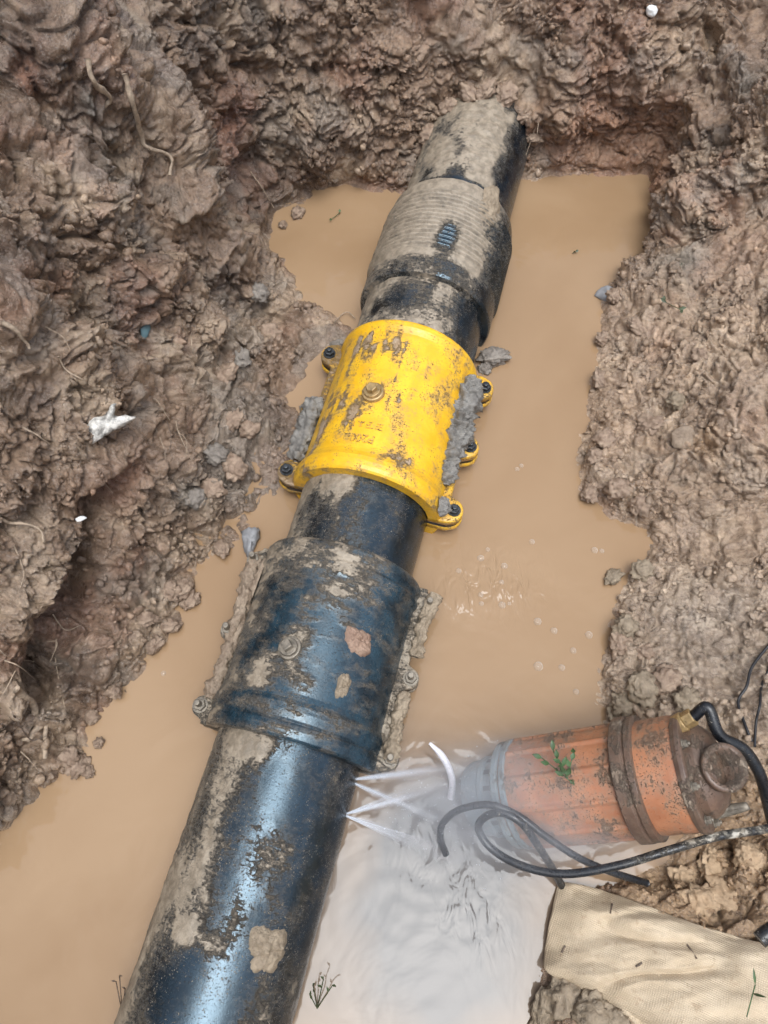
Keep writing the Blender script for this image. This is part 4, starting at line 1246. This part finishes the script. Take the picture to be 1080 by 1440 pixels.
for h in [[(985, 85), (995, 72), (1000, 60)], [(880, 80), (892, 95), (900, 105)], [(935, 115), (938, 125)], [(1020, 20), (1040, 35), (1052, 52)], [(930, 520), (945, 512), (960, 514)]]:
    root('short thin straw stuck in the right bank', h, .0011, .0006, M_rootd, 'short straws in the right bank', .006, 'straw')

# ------------------------------------------------------------------ stones, shards, plant scraps
def slab(name, label, cat, outline, thick, mat, lift=.004, bulge=.3, group=None, tilt=None):
    pp = [hit(x, y, lift)[0] for x, y in outline]
    c = sum(pp, Vector()) / len(pp)
    _, n = hit(sum(q[0] for q in outline) / len(outline), sum(q[1] for q in outline) / len(outline))
    n = (n * .35 + (CAMP - c).normalized() * .65).normalized()
    c = hit(sum(q[0] for q in outline) / len(outline), sum(q[1] for q in outline) / len(outline), lift)[0]
    pp = []
    for x, y in outline:                                   # the flake is a plane piece set in the bank at its middle
        dv = ray(x, y); pp.append(CAMP + dv * ((c - CAMP).dot(n) / dv.dot(n)))
    c = sum(pp, Vector()) / len(pp)
    dense = catmull(pp + [pp[0]], 4)[:-1]
    m = len(dense); v = []; lev = [(1.0, 0), (1.0, .6), (.93, 1.0), (.6, 1.0 + bulge), (.3, 1.0 + bulge * 1.2)]
    for rho, h in lev:
        for i, p in enumerate(dense):
            q = c.lerp(p, rho) + n * (h * thick)
            v.append(tuple(q))
    f = [tuple(q) for q in grid_faces(len(lev), m, wrap_m=True)]
    v.append(tuple(c + n * thick * (1 + bulge * 1.25))); ti = len(v) - 1
    f += [((len(lev) - 1) * m + k, (len(lev) - 1) * m + (k + 1) % m, ti) for k in range(m)] + [tuple(range(m))[::-1]]
    v = np.array(v); v += (np.stack([fbm(v * 120 + q, 3) for q in (2, 12, 22)], 1) * thick * .35)
    cc_ = np.array(c)
    me = mesh(v - cc_, f, name)
    bmx = bmesh.new(); bmx.from_mesh(me); bmesh.ops.recalc_face_normals(bmx, faces=bmx.faces); bmx.to_mesh(me); bmx.free()
    o = link(name, me, mat); o.location = c
    return tag(o, label, cat, group)
M_shard = mat_simple('chalky_shard', (.46, .44, .40), .45, 0, .6, 110, .5, .002)
M_stone = mat_simple('grey_stone', (.20, .20, .205), .45, 0, .2, 60, .4, .001)
M_stonew = mat_simple('pale_pebble', (.75, .76, .74), .4, 0, .08, 60, .2)
slab('broken_shard', 'broken white chalky shard with two prongs sticking out of the left bank', 'shard', [(119, 600), (128, 588), (148, 582), (158, 566), (164, 569), (160, 583), (190, 585), (176, 596), (160, 606), (140, 616), (126, 623)], .008, M_shard, .012, .6)
slab('flat_stone', 'flat pale grey stone flake at the edge of the right bank', 'stone', [(836, 416), (846, 405), (858, 403), (868, 413), (866, 427), (850, 425)], .006, M_stone, .002, .2)
slab('upright_stone', 'upright dark grey stone chip standing in water left of the dark clamp', 'stone', [(340, 748), (352, 742), (365, 746), (360, 768), (352, 784), (344, 776)], .010, M_stone, .004, .3)
slab('white_pebble', 'round bright white pebble high on the back bank', 'pebble', [(909, 14), (913, 7), (921, 8), (924, 15), (919, 23), (911, 21)], .006, M_stonew, .006, .5)
slab('pale_chip', 'tiny pale chip beside the dark gully of the left bank', 'stone', [(106, 731), (114, 726), (122, 729), (112, 735)], .003, M_stonew, .008, .3)
slab('flat_stone', 'smooth grey stone face bedded in the middle of the right bank', 'stone', [(944, 606), (962, 598), (975, 604), (974, 625), (960, 632), (945, 626)], .005, M_clod, .001, .1)
slab('blue_scrap', 'small turquoise scrap pressed in the left bank', 'scrap', [(196, 462), (204, 450), (212, 452), (208, 472), (200, 478)], .003, mat_simple('turquoise', (.06, .11, .125), .6), .004, .2)
M_leaf = mat_simple('green_leaf', (.045, .09, .03), .45, 0, .35, 90, .2)
M_leafd = mat_simple('dark_leaf', (.05, .065, .03), .5, 0, .35, 90, .2)
def leaf_part(parent, p, d, n, ln, wd, mat, name='leaf'):
    d = d.normalized(); s = d.cross(n).normalized(); n = s.cross(d)
    v, f = [], []
    prof_ = [(0, .05), (.2, .6), (.45, 1), (.7, .75), (.9, .3), (1, .02)]
    for u, w in prof_:
        for k in (-1, 0, 1):
            v.append(p + d * ln * u + s * wd * w * k * .5 + n * (.12 * ln * math.sin(u * 3) + (.12 * wd if k else 0)))
    f = [tuple(q) for q in grid_faces(len(prof_), 3)]
    return link(name, mesh([tuple(q) for q in v], f, name), mat, parent)
def sprig(label, base_px, z, tips, mat, lnw=(.014, .007), n=3, cat='plant'):
    b = PX(*base_px, z) if z is not None else hit(*base_px, .002)[0]
    root_ = empty('leaf_sprig', b); tag(root_, label, cat)
    up = (CAMP - b).normalized()
    for tx, ty, tz in tips:
        tp = PX(tx, ty, tz if tz is not None else b.z + .004)
        rel = tp - b
        v, f = tube([Vector((0, 0, 0)), rel * .5 + up * .004, rel], .0007, 5, 5)
        link('stem', mesh(v, f, 'stem'), mat, root_)
        for k in range(n):
            q = rel * (1 - .28 * k) + up * .003
            dd = rel.normalized() + Vector((random.uniform(-.9, .9), random.uniform(-.9, .9), .2))
            leaf_part(root_, q, dd, up, lnw[0] * random.uniform(.7, 1.2), lnw[1], mat)
    return root_
sprig('green leafy sprig lying across the orange pump housing', (798, 1095), .150, [(778, 1056, .165), (806, 1058, .160), (788, 1072, .16), (762, 1066, .16), (812, 1108, .14)], M_leaf, (.013, .006), 4)
sprig('small dark green leaf scrap on the upper right bank', (958, 372), None, [(968, 360, None), (950, 384, None)], M_leafd, (.012, .006), 2)
sprig('dark leaf scrap on the right bank under the overhang', (945, 430), None, [(958, 436, None), (934, 424, None)], M_leafd, (.012, .006), 2)
sprig('tiny pale green leaf floating near the back left corner', (472, 304), .002, [(478, 299, .003), (466, 308, .003)], M_leaf, (.008, .005), 1)
sprig('dry grass tuft rising from the water left of the shiny pipe', (172, 1425), .0, [(163, 1380, .05), (168, 1372, .05), (176, 1390, .04)], M_rootd, (.008, .002), 1)
sprig('dark weed tuft in the water right of the shiny pipe', (446, 1418), .0, [(440, 1385, .04), (455, 1376, .05), (468, 1385, .04), (436, 1400, .03)], M_leafd, (.010, .003), 2)
sprig('thin green blade lying on the woven sack', (1050, 1430), .135, [(1062, 1385, .135)], M_leaf, (.02, .003), 2)
sprig('dark brown floating scrap on the water by the far pipe', (805, 356), .001, [(809, 354, .003)], M_leafd, (.006, .005), 2)
for i, (a, b_) in enumerate([((870, 1287), (876, 1274)), ((806, 1348), (811, 1338)), ((972, 1330), (980, 1348)), ((900, 1362), (908, 1356))]):
    zz_ = ground_z(PX(*a, .15).x, PX(*a, .15).y) + .055
    p0, p1 = PX(*a, .09), PX(*b_, .09)
    for p in (p0, p1):
        h = sack.ray_cast(sack.matrix_world.inverted() @ Vector((p.x, p.y, 1)) if False else Vector((p.x, p.y, 1)) - sack.location, Vector((0, 0, -1)))
        if h[0]: p.z = (h[1] + sack.location).z + .001
    v, f = tube([p0, (p0 + p1) / 2 + Vector((0, 0, .001)), p1], .0011, 6, 5)
    o = link('twig', mesh(v - v[0], f, 'twig'), M_rootd); o.location = Vector(v[0])
    tag(o, 'short dark twig lying on the woven sack', 'twig', 'twigs lying on the sack')
